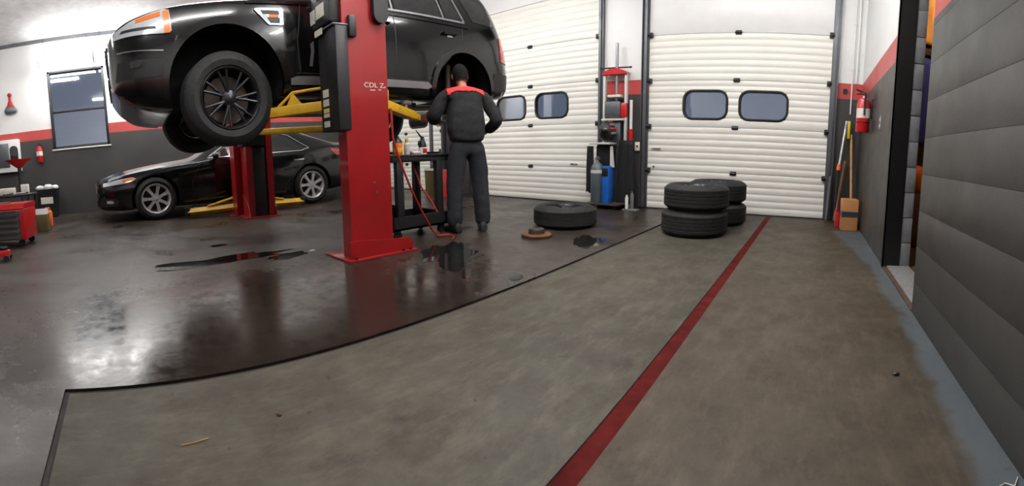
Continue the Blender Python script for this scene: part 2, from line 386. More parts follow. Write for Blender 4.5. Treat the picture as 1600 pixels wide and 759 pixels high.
# doorway to the next room
d4 = thing('door_4', 'open doorway with black steel jamb in the near side wall', None); d4['kind'] = 'structure'
MB().bx(XR-0.012, XR+0.135, OY1-0.012, OY1+0.002, 0, 2.75).bx(XR-0.012, XR, OY1-0.012, OY1+0.03, 0, 2.75).build('jamb', 'black_paint_steel', d4)
for k in range(13):
    MB().bx(XR+0.137, XR+TH+0.004, OY1-0.006, OY1+0.02, 0.212*k+0.003, 0.212*(k+1)-0.003, 0.004).build('block', 'block_grey', d4)
MB().bx(XR-0.004, XR+0.03, OY0+0.005, OY1-0.01, 0, 0.012, 0.003).build('sill_edge', 'brown_dark', d4)
MB().bx(XR+0.03, XR+TH, OY0+0.002, OY1-0.01, 0, 0.018, 0.003).build('threshold', 'granite', d4)
struct('wall_storeroom', MB().bx(XR+TH+2.2, XR+TH+2.3, 1.0, 8.2, 0, 3).bx(XR+TH, XR+TH+2.3, 8.1, 8.2, 0, 3).bx(XR+TH, XR+TH+2.3, 1.0, 1.1, 0, 3).bx(XR+TH, XR+TH+2.3, 1.0, 8.2, 3, 3.1).bx(XR+0.2, XR+TH, YF, 8.2, 0, 3.1), 'wood_dark', 'dim room beyond the doorway')
struct('floor_storeroom', MB().bx(XR+TH, XR+TH+2.3, 1.0, 8.2, -0.1, 0.004), 'brown_dark')
# ------------------------------------------------------------------ fluorescent lamps (they light the room)
def strip_lamp(x, y, z, length, label, drop=True, group=None, tube='tube_light'):
    t = thing('strip_light', label, 'light', (x, y, z), 0, group)
    MB().prism([(-0.035, 0.035), (-0.035, 0.09), (0.035, 0.09), (0.035, 0.035)], -length/2, length/2, 'y').build('housing', 'lamp_housing', t)
    for s in (-1, 1):
        MB().cyl((s*0.055, -length/2+0.03, 0.012), (s*0.055, length/2-0.03, 0.012), 0.019, n=12).build('tube', tube, t)
    for e in (-1, 1):
        MB().bx(-0.09, 0.09, e*length/2-0.02, e*length/2+0.02, -0.012, 0.05, 0.004).build('end_cap', 'lamp_housing', t)
        if drop and z < ZC-0.12: MB().cyl((0, e*length*0.35, 0.08), (0, e*length*0.35, ZC-z), 0.004, n=6).build('hanger', 'dark_steel', t)
    return t
emit('flood_light', (255,253,250), 19.0)
def wrap_lamp(x, y, z, length, label):
    f = thing('diffuser_lamp', label, 'light', (x, y, z), 0, 'glaring lamps above the window wall')
    MB().prism([(-0.20,0.06),(-0.20,-0.06),(-0.12,-0.15),(0.12,-0.15),(0.20,-0.06),(0.20,0.06)], -length/2, length/2, 'y').build('diffuser', 'flood_light', f)
    MB().bx(-0.10, 0.10, -length/2, length/2, 0.06, 0.10, 0.01).build('housing', 'lamp_housing', f)
    for e in (-1, 1): MB().prism([(-0.21,0.07),(-0.21,-0.065),(-0.125,-0.16),(0.125,-0.16),(0.21,-0.065),(0.21,0.07)], e*length/2-0.012, e*length/2+0.012, 'y').build('end_cap', 'lamp_housing', f)
    for y_ in (-0.4, 0.4): MB().cyl((0, y_*length, 0.10), (0, y_*length, ZC-z), 0.006, n=6).build('hanger', 'dark_steel', f)
wrap_lamp(-9.33, -0.95, 3.34, 1.15, 'glaring white diffuser lamp above the window, left of two')
wrap_lamp(-9.33, 0.25, 3.34, 1.15, 'added white diffuser lamp beside the raised bumper, widening the glare')  # second lamp added to widen the white glare of the first
for yy, w in ((-2.2, 'rear end'), (1.9, 'middle')): strip_lamp(-6.35, yy, 3.70, 2.4, 'strip lamp over the gap between the cars, at the '+w, group='strip lamps between the cars')
for yy, w in ((0.3, 'rear end'), (3.1, 'door end')): strip_lamp(-1.95, yy, 3.74, 2.4, 'strip lamp over the aisle before the lift, at the '+w, group='strip lamps over the aisle')
for xx, w in ((-0.6, 'behind the stacked wheels'), (-4.6, 'behind the raised car'), (-8.2, 'behind the sedan')):  # unseen row, added to brighten the doors and the right wall
    a = strip_lamp(xx, 3.0 if xx > -1 else 3.5, 3.74, 2.4, 'added strip lamp brightening the door wall, facing the door '+w, group='added strip lamps brightening the door wall'); a.rotation_euler.z = PI/2
t = thing('ceiling_lamp', 'small bulb lamp in the room beyond the doorway', 'light', (1.55, 3.95, 2.66))
MB().lathe([(0.001, 0.28), (0.05, 0.28), (0.055, 0.22), (0.04, 0.2)], 16).build('lamp_holder', 'white_plastic', t)
emit('bulb_light', (255,222,176), 160.0)
MB().lathe([(0.001, 0.04), (0.05, 0.05), (0.07, 0.1), (0.05, 0.16), (0.035, 0.21)], 16).build('bulb', 'bulb_light', t)

# ------------------------------------------------------------------ cars
def interp(keys, u):
    """monotone cubic through (u, v) keys"""
    n = len(keys)
    if u <= keys[0][0]: return keys[0][1]
    if u >= keys[-1][0]: return keys[-1][1]
    d = [(keys[i+1][1]-keys[i][1])/(keys[i+1][0]-keys[i][0]) for i in range(n-1)]
    m = [d[0]] + [0 if d[i-1]*d[i] <= 0 else 2*d[i-1]*d[i]/(d[i-1]+d[i]) for i in range(1, n-1)] + [d[-1]]
    for i in range(n-1):
        if u <= keys[i+1][0]:
            h = keys[i+1][0]-keys[i][0]; t = (u-keys[i][0])/h
            return ((1+2*t)*(1-t)**2*keys[i][1] + t*(1-t)**2*h*m[i] + t*t*(3-2*t)*keys[i+1][1] + t*t*(t-1)*h*m[i+1])
class Car:
    """body lofted along u (rearward from the front axle); s = half width, z up from the ground; near side is +x"""
    def __init__(s, keys): s.k = keys
    def half(s, u):
        g = {n: interp(k, u) for n, k in s.k.items()}
        W, zb, zm, zl, Wl, zr, Wr, zc = (g[n] for n in ('W','zb','zm','zl','Wl','zr','Wr','zc'))
        c = [(0, zb), (W*0.55, zb), (W*0.88, zb+0.005), (W-0.03, zb+0.045), (W-0.008, zb+0.45*(zm-zb)), (W, zm),
             (W*0.45+Wl*0.55+0.012, zm+0.6*(zl-zm)), (Wl, zl), (0.62*Wl+0.38*Wr+0.012, zl+0.4*(zr-zl)), (0.25*Wl+0.75*Wr+0.012, zl+0.78*(zr-zl)),
             (Wr, zr), (Wr*0.80, zr+0.62*(zc-zr)), (Wr*0.4, zr+0.93*(zc-zr)), (0, zc)]
        return c
    def ring(s, u, sub=4):
        c = s.half(u); out = []
        for i in range(len(c)-1):
            p0, p1, p2, p3 = c[max(i-1,0)], c[i], c[i+1], c[min(i+2, len(c)-1)]
            if i == 0: p0 = (-c[1][0], c[1][1])
            if i == len(c)-2: p3 = (-c[-2][0], c[-2][1])
            for j in range(sub):
                t = j/sub; q = []
                for a in (0, 1):
                    q.append(0.5*((2*p1[a]) + (-p0[a]+p2[a])*t*0.8 + 0) if False else
                             ((2*t**3-3*t*t+1)*p1[a] + (t**3-2*t*t+t)*0.42*(p2[a]-p0[a]) + (-2*t**3+3*t*t)*p2[a] + (t**3-t*t)*0.42*(p3[a]-p1[a])))
                out.append((max(0, q[0]), q[1]))
        out.append(c[-1]); return out
    def side(s, u, z):
        r = s.ring(u); best = 0
        for a, b in zip(r, r[1:]):
            if (a[1]-z)*(b[1]-z) <= 0 and a[1] != b[1]:
                best = max(best, a[0]+(b[0]-a[0])*(z-a[1])/(b[1]-a[1]))
        return best
    def top(s, u, x):
        r = s.ring(u)[24:]; best = r[-1][1]
        for a, b in zip(r, r[1:]):
            if (a[0]-x)*(b[0]-x) <= 0 and a[0] != b[0]:
                best = max(best, a[1]+(b[1]-a[1])*(x-a[0])/(b[0]-a[0])) if best is None else a[1]+(b[1]-a[1])*(x-a[0])/(b[0]-a[0])
        return best
    def body(s, name, m, u0, u1, n, wells, parent, side_w):
        us = [u0+(u1-u0)*(0.5-0.5*math.cos(PI*i/n))*0.5+(u1-u0)*i/n*0.5 for i in range(n+1)]
        rows = []
        for u in us:
            h = s.ring(u); rows.append([(x, u, z) for x, z in h] + [(-x, u, z) for x, z in h[-2:0:-1]])
        mb = MB().grid(rows, close=True); w = len(rows[0])
        mb.f.append(tuple(range(w))); mb.f.append(tuple(range(n*w, n*w+w)))
        o = mb.build(name, m, parent, angle=50)
        o.data.materials.append(M['well_black'])
        cut = MB()
        for (uc, zc, R) in wells:
            for sx in (-1, 1):
                cut.cyl((sx*(side_w-0.36), uc, zc), (sx*(side_w+0.2), uc, zc), R, n=48)
        cme = cut.mesh('well_cut', 'well_black'); co = link('well_cut', cme, parent)
        md = o.modifiers.new('wells', 'BOOLEAN'); md.operation = 'DIFFERENCE'; md.solver = 'EXACT'; md.object = co
        try: md.material_mode = 'TRANSFER'
        except Exception: pass
        dg = bpy.context.evaluated_depsgraph_get(); dg.update()
        me = bpy.data.meshes.new_from_object(o.evaluated_get(dg)); o.modifiers.clear(); o.data = me; me.name = name
        me.polygons.foreach_set('use_smooth', [True]*len(me.polygons)); me.set_sharp_from_angle(angle=math.radians(42))
        bpy.data.objects.remove(co); return o
    def patch(s, name, m, poly, off, parent, sx=1, depth=0.02, cell=0.07):
        """a piece that follows the body side: outline (u, z), standing off the skin, with a rim going into it"""
        bm = bmesh.new(); vs = [bm.verts.new((0, a, b)) for a, b in poly]; bm.faces.new(vs)
        bmesh.ops.triangulate(bm, faces=bm.faces[:])
        for _ in range(4):
            lg = [e for e in bm.edges if e.calc_length() > cell]
            if not lg: break
            bmesh.ops.subdivide_edges(bm, edges=lg, cuts=1); bmesh.ops.triangulate(bm, faces=bm.faces[:])
        be = [e for e in bm.edges if e.is_boundary]
        top = {v: v for v in bm.verts}
        for v in bm.verts: v.co.x = s.side(v.co.y, v.co.z)+off
        ret = bmesh.ops.extrude_edge_only(bm, edges=be)
        for v in [g for g in ret['geom'] if isinstance(g, bmesh.types.BMVert)]: v.co.x -= depth
        for v in bm.verts: v.co.x *= sx
        bmesh.ops.recalc_face_normals(bm, faces=bm.faces)
        me = bpy.data.meshes.new(name); bm.to_mesh(me); bm.free(); me.materials.append(M[m])
        me.polygons.foreach_set('use_smooth', [True]*len(me.polygons)); me.set_sharp_from_angle(angle=math.radians(35))
        o = link(name, me, parent)
        # make sure the visible skin faces outwards
        return o
    def line(s, name, m, pts, w, off, parent, sx=1, depth=0.006):
        """a narrow strip along a path (u, z) on the body side"""
        P = []
        for (a, b) in zip(pts, pts[1:]):
            k = max(1, int(math.hypot(b[0]-a[0], b[1]-a[1])/0.06))
            P += [(a[0]+(b[0]-a[0])*i/k, a[1]+(b[1]-a[1])*i/k) for i in range(k)]
        P.append(pts[-1]); rows = []
        for i, p in enumerate(P):
            a, b = P[max(i-1,0)], P[min(i+1,len(P)-1)]; du, dz = b[0]-a[0], b[1]-a[1]; L = math.hypot(du, dz)
            nu, nz = -dz/L*w/2, du/L*w/2
            q0, q1 = (p[0]+nu, p[1]+nz), (p[0]-nu, p[1]-nz)
            x0, x1 = s.side(*q0), s.side(*q1)
            rows.append([(sx*(x0-depth), *q0), (sx*(x0+off), *q0), (sx*(x1+off), *q1), (sx*(x1-depth), *q1)])
        return MB().grid(rows, close=True).build(name, m, parent)
    def band(s, name, m, u0, u1, i0, i1, off, parent, n=12):
        """a glass piece over ring points i0..i1 on both sides (windscreen, rear window)"""
        rows = []
        for k in range(n+1):
            u = u0+(u1-u0)*k/n; r = s.ring(u)[i0:]
            line = [(x, z) for x, z in r] + [(-x, z) for x, z in r[-2::-1]]
            rows.append([(x*1.002, u, z+off) for x, z in line])
        return MB().grid(rows).build(name, m, parent)

def tyre_prof(R, r, w, bulge=0.008):
    """closed tyre outline (radius, axial)"""
    h = w/2
    p = [(r, -h+0.02), (r+0.012, -h+0.004), (r+(R-r)*0.45, -h-bulge), (R-0.028, -h+0.012), (R-0.008, -h+0.03)]
    for k in range(-2, 3):
        c = k*(w-0.07)/5
        p += [(R, c-0.012), (R, c+0.012)] + ([(R-0.004, c+0.015), (R-0.004, c+(w-0.07)/5-0.015)] if k < 2 else [])
    p += [(R-0.008, h-0.03), (R-0.028, h-0.012), (r+(R-r)*0.45, h+bulge), (r+0.012, h-0.004), (r, h-0.02)]
    return p
def make_wheel(R, r, w, style, parent=None, name='wheel', spoke_m='alloy_black', rim_m='alloy_black', disc=True):
    """wheel with its axis on local z, outer face towards +z; the tyre is the root mesh, rim pieces are its children"""
    t = MB().lathe(tyre_prof(R, r, w), 56, closed=True).build(name, 'tyre', parent, angle=28)
    h = w/2
    MB().lathe([(r+0.004, h-0.014), (r-0.006, h-0.006), (r-0.018, h-0.016), (r-0.03, h-0.05), (r-0.045, -h+0.05), (r-0.01, -h+0.012), (r+0.004, -h+0.016),
                (r-0.002, -h+0.03), (r-0.03, -h+0.06), (r-0.012, h-0.06)], 48, closed=True).build('rim', rim_m, t)
    zf = h-0.035
    if style == 'mesh':        # slim paired spokes
        for k in range(7):
            for da in (-0.16, 0.16):
                a = 2*PI*k/7+0.3; p0 = (0.055*math.cos(a), 0.055*math.sin(a), zf-0.012); p1 = ((r-0.02)*math.cos(a+da), (r-0.02)*math.sin(a+da), zf+0.012)
                MB().tube([p0, tuple((p0[i]+p1[i])/2+(0.006 if i == 2 else 0) for i in range(3)), p1], [0.015, 0.012, 0.012], 8).build('spoke', spoke_m, t)
    elif style == 'seven':     # seven broad spokes
        for k in range(7):
            mx = RZ(2*PI*k/7+0.2)
            MB().prism([(0.04, -0.028), (r*0.55, -0.022), (r-0.018, -0.036), (r-0.018, 0.036), (r*0.55, 0.022), (0.04, 0.028)], zf-0.022, zf+0.006, 'z', mx).build('spoke', spoke_m, t)
    else:                      # five double spokes
        for k in range(5):
            for da in (-0.2, 0.2):
                mx = RZ(2*PI*k/5) ; a = da
                MB().tube([(0.05, 0.0, zf-0.01), (r*0.6*math.cos(a*0.8), r*0.6*math.sin(a*0.8), zf), ((r-0.02)*math.cos(a), (r-0.02)*math.sin(a), zf+0.008)], [0.02, 0.015, 0.017], 8, flat=1).build('spoke', spoke_m, t, mx)
    MB().lathe([(0.001, zf-0.05), (0.075, zf-0.045), (0.07, zf-0.004), (0.045, zf+0.004), (0.03, zf+0.012), (0.001, zf+0.014)], 24).build('hub', spoke_m, t)
    if disc:
        MB().lathe([(0.06, -0.03), (r-0.06, -0.03), (r-0.06, -0.005), (0.06, -0.005)], 32, closed=True).build('brake_disc', 'iron', t)
    return t
NEAR = RY(PI/2)      # wheel axis z -> +x (outer face to the near side)
FAR = RY(-PI/2)

# ---- sport utility car on the lift
SUVX, SUVY, SUVZ = -4.545, 0.95, 1.155
suv = thing('suv', 'black sport utility car raised on the red lift, one rear wheel off', 'car', (SUVX, SUVY, SUVZ))
SUV = Car({
 'W':  [(-0.98,0.52),(-0.95,0.66),(-0.88,0.77),(-0.76,0.855),(-0.58,0.905),(-0.3,0.935),(0.3,0.95),(2.3,0.955),(2.9,0.95),(3.3,0.925),(3.46,0.87),(3.56,0.78),(3.61,0.64)],
 'zb': [(-0.98,0.44),(-0.9,0.34),(-0.7,0.22),(-0.45,0.185),(0.1,0.20),(0.5,0.25),(2.3,0.25),(3.0,0.30),(3.4,0.36),(3.61,0.46)],
 'zm': [(-0.98,0.62),(-0.6,0.66),(0,0.72),(1.2,0.70),(2.6,0.74),(3.3,0.72),(3.61,0.66)],
 'zl': [(-0.98,0.83),(-0.92,0.90),(-0.75,0.965),(-0.4,1.02),(0.2,1.06),(0.6,1.085),(1.5,1.10),(2.6,1.14),(3.3,1.16),(3.5,1.05),(3.61,0.86)],
 'Wl': [(-0.98,0.48),(-0.95,0.60),(-0.88,0.69),(-0.76,0.77),(-0.58,0.83),(-0.3,0.87),(0.3,0.895),(2.6,0.90),(3.2,0.87),(3.45,0.80),(3.61,0.60)],
 'zr': [(-0.98,0.88),(-0.9,0.95),(-0.75,1.01),(-0.3,1.085),(0.45,1.14),(0.6,1.17),(0.9,1.40),(1.25,1.59),(1.6,1.625),(2.6,1.63),(3.2,1.60),(3.36,1.5),(3.5,1.18),(3.61,0.90)],
 'Wr': [(-0.98,0.42),(-0.9,0.56),(-0.7,0.66),(-0.3,0.73),(0.45,0.75),(0.65,0.74),(1.25,0.655),(2.6,0.655),(3.2,0.64),(3.45,0.64),(3.61,0.5)],
 'zc': [(-0.98,0.92),(-0.9,0.985),(-0.7,1.05),(-0.3,1.12),(0.45,1.18),(0.62,1.22),(0.9,1.46),(1.25,1.665),(1.6,1.70),(2.6,1.71),(3.2,1.68),(3.38,1.56),(3.5,1.22),(3.61,0.93)]})
WELL_Z, WELL_R, WB = 0.36, 0.455, 2.655
FWELL = 0.50
SUV.body('body', 'car_black', -0.98, 3.61, 90, [(0, WELL_Z, FWELL), (WB, WELL_Z, WELL_R)], suv, 0.955)
for sx in (1, -1):
    for uc in (0, WB):
        rr = (FWELL if uc == 0 else WELL_R)+0.028
        pts = [(uc+rr*math.cos(a), WELL_Z+rr*math.sin(a)) for a in [PI*(-0.06)+PI*1.12*i/28 for i in range(29)]]
        SUV.line('wheel_arch_lip', 'car_black', pts, 0.062, 0.018, suv, sx, 0.03)
    SUV.patch('sill_trim', 'silver_trim', [(0.56,0.352),(2.10,0.375),(2.16,0.40),(2.10,0.445),(0.62,0.428),(0.54,0.40)], 0.012, suv, sx)
    # side glass
    SUV.patch('window', 'car_glass', [(0.98,1.13),(1.66,1.145),(1.66,1.545),(1.34,1.53)], 0.004, suv, sx)
    SUV.patch('window', 'car_glass', [(1.74,1.148),(2.36,1.165),(2.31,1.545),(1.74,1.55)], 0.004, suv, sx)
    SUV.patch('window', 'car_glass', [(2.42,1.168),(2.66,1.176),(2.55,1.54),(2.39,1.543)], 0.004, suv, sx)
    SUV.patch('window', 'car_glass', [(2.86,1.20),(3.28,1.22),(3.17,1.50),(2.74,1.53)], 0.004, suv, sx)
    for a in (((0.94,1.112),(1.70,1.128),(2.40,1.148),(2.70,1.158)), ((2.385,1.16),(2.335,1.55)), ((2.70,1.16),(2.58,1.55)), ((1.70,1.13),(1.70,1.555))):
        SUV.line('window_moulding', 'silver_trim', a, 0.022, 0.010, suv, sx)
    SUV.line('belt_crease', 'car_black', ((0.2,1.05),(1.5,1.075),(2.75,1.105)), 0.020, 0.010, suv, sx)
    for a in (((0.66,0.46),(0.64,0.72),(0.70,1.06)), ((1.70,0.46),(1.70,1.11)), ((2.66,1.12),(2.62,0.92),(2.30,0.62),(2.12,0.46)), ((0.62,0.455),(2.13,0.455))):
        SUV.line('door_gap', 'black_plastic', a, 0.008, 0.0025, suv, sx)
    for u in (1.55, 2.44):
        h = SUV.patch('door_handle', 'car_black', [(u-0.105,0.975),(u+0.10,0.99),(u+0.11,1.005),(u+0.10,1.022),(u-0.10,1.007),(u-0.115,0.99)], 0.035, suv, sx, 0.05)
        SUV.patch('key_plate', 'chrome', [(u-0.05,0.948),(u+0.04,0.955),(u+0.02,0.972),(u-0.04,0.967)], 0.008, h, sx)
    # fender vent with amber marker
    v = SUV.patch('fender_vent', 'chrome', [(0.2670,0.9845),(0.2985,0.9950),(0.5155,0.9985),(0.5260,0.9845),(0.5225,0.8655),(0.5120,0.8550),(0.3860,0.8550),(0.3685,0.8690),(0.2880,0.9600)], 0.012, suv, sx)
    SUV.patch('vent_grille', 'black_plastic', [(0.3160,0.9796),(0.4875,0.9810),(0.4875,0.9460),(0.3405,0.9460)], 0.016, v, sx)
    SUV.patch('vent_grille', 'black_plastic', [(0.3755,0.9145),(0.4875,0.9145),(0.4875,0.8704),(0.4035,0.8704)], 0.016, v, sx)
    SUV.patch('side_marker', 'amber', [(0.3965,0.9425),(0.4770,0.9425),(0.4770,0.9180),(0.3965,0.9180)], 0.018, v, sx)
    # head lamp with amber corner, tail lamp
    hl = SUV.patch('headlight', 'lamp_lens', [(-0.925,0.83),(-0.465,0.80),(-0.440,0.82),(-0.445,1.0),(-0.485,1.02),(-0.765,0.955),(-0.905,0.90)], 0.010, suv, sx)
    SUV.patch('turn_signal', 'amber', [(-0.500,0.805),(-0.450,0.803),(-0.450,1.005),(-0.500,0.995)], 0.014, hl, sx)
    SUV.patch('turn_signal', 'amber', [(-0.725,0.925),(-0.520,0.955),(-0.520,0.995),(-0.725,0.96)], 0.014, hl, sx)
    SUV.patch('lamp_bezel', 'black_plastic', [(-0.865,0.865),(-0.565,0.85),(-0.565,0.872),(-0.845,0.887)], 0.014, hl, sx)
    tl = SUV.patch('tail_light', 'tail_red', [(3.30,0.80),(3.54,0.80),(3.53,1.02),(3.42,1.12),(3.33,1.10)], 0.012, suv, sx)
    SUV.patch('bumper_panel', 'black_plastic', [(-0.93,0.47),(-0.50,0.46),(-0.47,0.56),(-0.50,0.60),(-0.90,0.62)], 0.008, suv, sx)
    SUV.patch('fog_lamp', 'car_glass', [(-0.80,0.55),(-0.72,0.55),(-0.70,0.585),(-0.73,0.61),(-0.80,0.60)], 0.014, suv, sx)
    SUV.line('bumper_gap', 'chrome', ((-0.90,0.705),(-0.52,0.665)), 0.010, 0.006, suv, sx)
    SUV.line('bumper_gap', 'black_plastic', ((-0.40,0.78),(-0.455,0.60)), 0.010, 0.004, suv, sx)
    SUV.patch('rear_bumper', 'black_plastic', [(3.14,0.42),(3.50,0.46),(3.55,0.62),(3.52,0.66),(3.16,0.64)], 0.010, suv, sx)
    # door mirror
    m = MB().ell((sx*1.03, 0.93, 1.22), (0.11, 0.055, 0.085), 16, 10).cyl((sx*0.88, 0.95, 1.12), (sx*0.99, 0.94, 1.19), 0.03, 0.025, 10).build('door_mirror', 'car_black', suv)
SUV.band('windscreen', 'car_glass', 0.66, 1.22, 44, 0, 0.006, suv)
SUV.band('rear_window', 'car_glass', 3.38, 3.49, 44, 0, 0.006, suv)
# front: grille, plate area, badge-free bars
g = MB().bx(-0.42, 0.42, -1.0, -0.93, 0.72, 0.86, 0.01).build('grille', 'black_plastic', suv)
for k in range(3): MB().bx(-0.40, 0.40, -1.012, -0.99, 0.745+0.04*k, 0.757+0.04*k, 0.003).build('grille_bar', 'silver_trim', g)
MB().bx(-0.45, 0.45, -1.0, -0.95, 0.47, 0.56, 0.01).build('lower_intake', 'black_plastic', suv)
# underside: pan, exhaust, hub left bare at the missing wheel
MB().bx(-0.62, 0.62, 0.5, 2.2, 0.22, 0.27, 0.02).build('underbody_pan', 'black_plastic', suv)
MB().tube([(0.25, 0.4, 0.2), (0.25, 1.8, 0.2), (0.35, 2.3, 0.24), (0.35, 2.9, 0.26)], 0.03, 8).ell((0.1, 3.15, 0.29), (0.34, 0.16, 0.09)).build('exhaust', 'aluminium', suv)
MB().cyl((0.5, WB, WELL_Z-0.12), (0.80, WB, WELL_Z-0.12), 0.09, n=20).cyl((0.80, WB, WELL_Z-0.12), (0.86, WB, WELL_Z-0.12), 0.07, 0.055, 20).build('bare_hub', 'iron', suv)
MB().bx(0.66, 0.80, WB-0.16, WB-0.05, WELL_Z-0.16, WELL_Z+0.0, 0.02).tube([(0.7, WB-0.05, WELL_Z+0.02), (0.68, WB-0.03, WELL_Z+0.35)], 0.035, 10).build('strut_and_caliper', 'iron', suv)
DZ = -0.112; R_S = 0.396
for (sx, uc, mx) in ((1, 0, NEAR), (-1, 0, FAR), (-1, WB, FAR)):
    w = make_wheel(R_S, 0.262, 0.235, 'mesh', suv); w.matrix_local = T(sx*(0.955-0.115), uc, WELL_Z+DZ) @ RZ(0.10 if (uc == 0) else 0) @ mx @ RZ(0.4)

# ---- sedan beside the far wall
SEDX, SEDY = -8.16, 0.50
sedan = thing('sedan', 'black four-door sedan with silver wheels parked by the side wall', 'car', (SEDX, SEDY, 0.0), math.radians(2.6))
sedan.scale = (1.02, 1.02, 1.02)
SED = Car({
 'W':  [(-0.95,0.52),(-0.92,0.66),(-0.84,0.77),(-0.70,0.85),(-0.45,0.90),(0,0.925),(0.6,0.935),(2.3,0.94),(2.9,0.93),(3.4,0.90),(3.7,0.83),(3.84,0.72),(3.90,0.58)],
 'zb': [(-0.95,0.25),(-0.85,0.20),(-0.5,0.18),(0.5,0.18),(2.3,0.18),(3.0,0.21),(3.6,0.28),(3.90,0.38)],
 'zm': [(-0.95,0.46),(-0.5,0.52),(0.2,0.56),(2.0,0.58),(3.0,0.64),(3.90,0.66)],
 'zl': [(-0.95,0.62),(-0.88,0.67),(-0.6,0.74),(0,0.82),(0.5,0.865),(1.2,0.90),(2.2,0.93),(3.0,1.0),(3.5,1.03),(3.8,1.0),(3.90,0.90)],
 'Wl': [(-0.95,0.48),(-0.92,0.60),(-0.84,0.70),(-0.70,0.78),(-0.45,0.83),(0,0.86),(0.6,0.875),(2.4,0.88),(3.0,0.865),(3.5,0.82),(3.8,0.70),(3.90,0.54)],
 'zr': [(-0.95,0.66),(-0.85,0.71),(-0.5,0.80),(0.2,0.895),(0.62,0.93),(0.8,1.0),(1.2,1.20),(1.55,1.325),(1.9,1.37),(2.3,1.37),(2.7,1.30),(3.15,1.16),(3.4,1.10),(3.7,1.08),(3.85,1.02),(3.90,0.94)],
 'Wr': [(-0.95,0.42),(-0.85,0.56),(-0.5,0.66),(0.2,0.71),(0.65,0.71),(1.0,0.66),(1.5,0.59),(2.3,0.585),(2.8,0.62),(3.2,0.68),(3.6,0.66),(3.90,0.48)],
 'zc': [(-0.95,0.70),(-0.85,0.75),(-0.5,0.85),(0.2,0.945),(0.62,0.985),(0.8,1.06),(1.2,1.27),(1.55,1.40),(1.9,1.44),(2.3,1.44),(2.7,1.37),(3.15,1.21),(3.4,1.13),(3.7,1.11),(3.85,1.05),(3.90,0.96)]})
SWB = 2.80; SWZ = 0.335
SED.body('body', 'sedan_black', -0.95, 3.90, 80, [(0, SWZ+0.01, 0.395), (SWB, SWZ+0.01, 0.395)], sedan, 0.935)
for sx in (1, -1):
    for uc in (0, SWB):
        pts = [(uc+0.41*math.cos(a), SWZ+0.01+0.41*math.sin(a)) for a in [-0.1+(PI+0.2)*i/24 for i in range(25)]]
        SED.line('wheel_arch_lip', 'sedan_black', pts, 0.03, 0.010, sedan, sx, 0.02)
    SED.patch('window', 'car_glass', [(1.02,0.955),(1.78,0.975),(1.78,1.30),(1.55,1.27),(1.28,1.13)], 0.004, sedan, sx)
    SED.patch('window', 'car_glass', [(1.86,0.978),(2.62,1.0),(2.72,1.03),(2.40,1.25),(2.15,1.30),(1.86,1.31)], 0.004, sedan, sx)
    SED.line('window_moulding', 'chrome', ((0.92,0.94),(1.8,0.955),(2.62,0.975),(2.80,1.02)), 0.018, 0.010, sedan, sx)
    SED.line('roof_moulding', 'chrome', ((0.95,0.965),(1.28,1.16),(1.58,1.30),(1.9,1.335),(2.2,1.325),(2.45,1.265),(2.78,1.03)), 0.016, 0.010, sedan, sx)
    SED.line('shoulder_crease', 'sedan_black', ((0.3,0.79),(1.6,0.84),(3.3,0.90)), 0.02, 0.008, sedan, sx)
    for a in (((0.62,0.24),(0.62,0.6),(0.78,0.86)), ((1.82,0.24),(1.82,0.94)), ((2.74,0.96),(2.60,0.68),(2.30,0.42),(2.26,0.24))):
        SED.line('door_gap', 'black_plastic', a, 0.007, 0.002, sedan, sx)
    for u in (1.62, 2.55):
        SED.patch('door_handle', 'chrome', [(u-0.10,0.80),(u+0.10,0.81),(u+0.10,0.835),(u-0.10,0.825)], 0.025, sedan, sx, 0.03)
    hl = SED.patch('headlight', 'lamp_lens', [(-0.84,0.60),(-0.50,0.635),(-0.36,0.665),(-0.30,0.70),(-0.36,0.725),(-0.60,0.70),(-0.84,0.655)], 0.008, sedan, sx)
    SED.patch('turn_signal', 'amber', [(-0.52,0.655),(-0.36,0.672),(-0.31,0.70),(-0.37,0.72),(-0.52,0.695)], 0.012, hl, sx)
    SED.patch('tail_light', 'tail_red', [(3.36,0.86),(3.74,0.84),(3.79,0.90),(3.74,0.965),(3.22,0.985)], 0.008, sedan, sx)
    f = SED.patch('fog_lamp_bay', 'black_plastic', [(-0.90,0.27),(-0.62,0.28),(-0.60,0.36),(-0.66,0.40),(-0.90,0.41)], 0.006, sedan, sx)
    SED.patch('fog_lamp', 'lamp_lens', [(-0.80,0.325),(-0.70,0.32),(-0.68,0.345),(-0.72,0.37),(-0.80,0.37)], 0.012, f, sx)
    MB().ell((sx*0.99, 1.02, 0.97), (0.10, 0.05, 0.06), 16, 8).cyl((sx*0.86, 1.03, 0.92), (sx*0.95, 1.03, 0.95), 0.025, 0.02, 8).build('door_mirror', 'sedan_black', sedan)
SED.band('windscreen', 'car_glass', 0.84, 1.50, 44, 0, 0.006, sedan)
SED.band('rear_window', 'car_glass', 2.45, 3.10, 44, 0, 0.006, sedan)
g = MB().bx(-0.36, 0.36, -0.965, -0.90, 0.48, 0.64, 0.01).build('grille', 'silver_trim', sedan)
MB().bx(-0.50, 0.50, -0.965, -0.90, 0.27, 0.38, 0.01).build('lower_intake', 'black_plastic', sedan)
for sx, mx in ((1, NEAR), (-1, FAR)):
    for uc in (0, SWB):
        w = make_wheel(0.345, 0.242, 0.225, 'seven', sedan, spoke_m='alloy_silver', rim_m='alloy_silver')
        w.matrix_local = T(sx*(0.935-0.115), uc, 0.345) @ mx
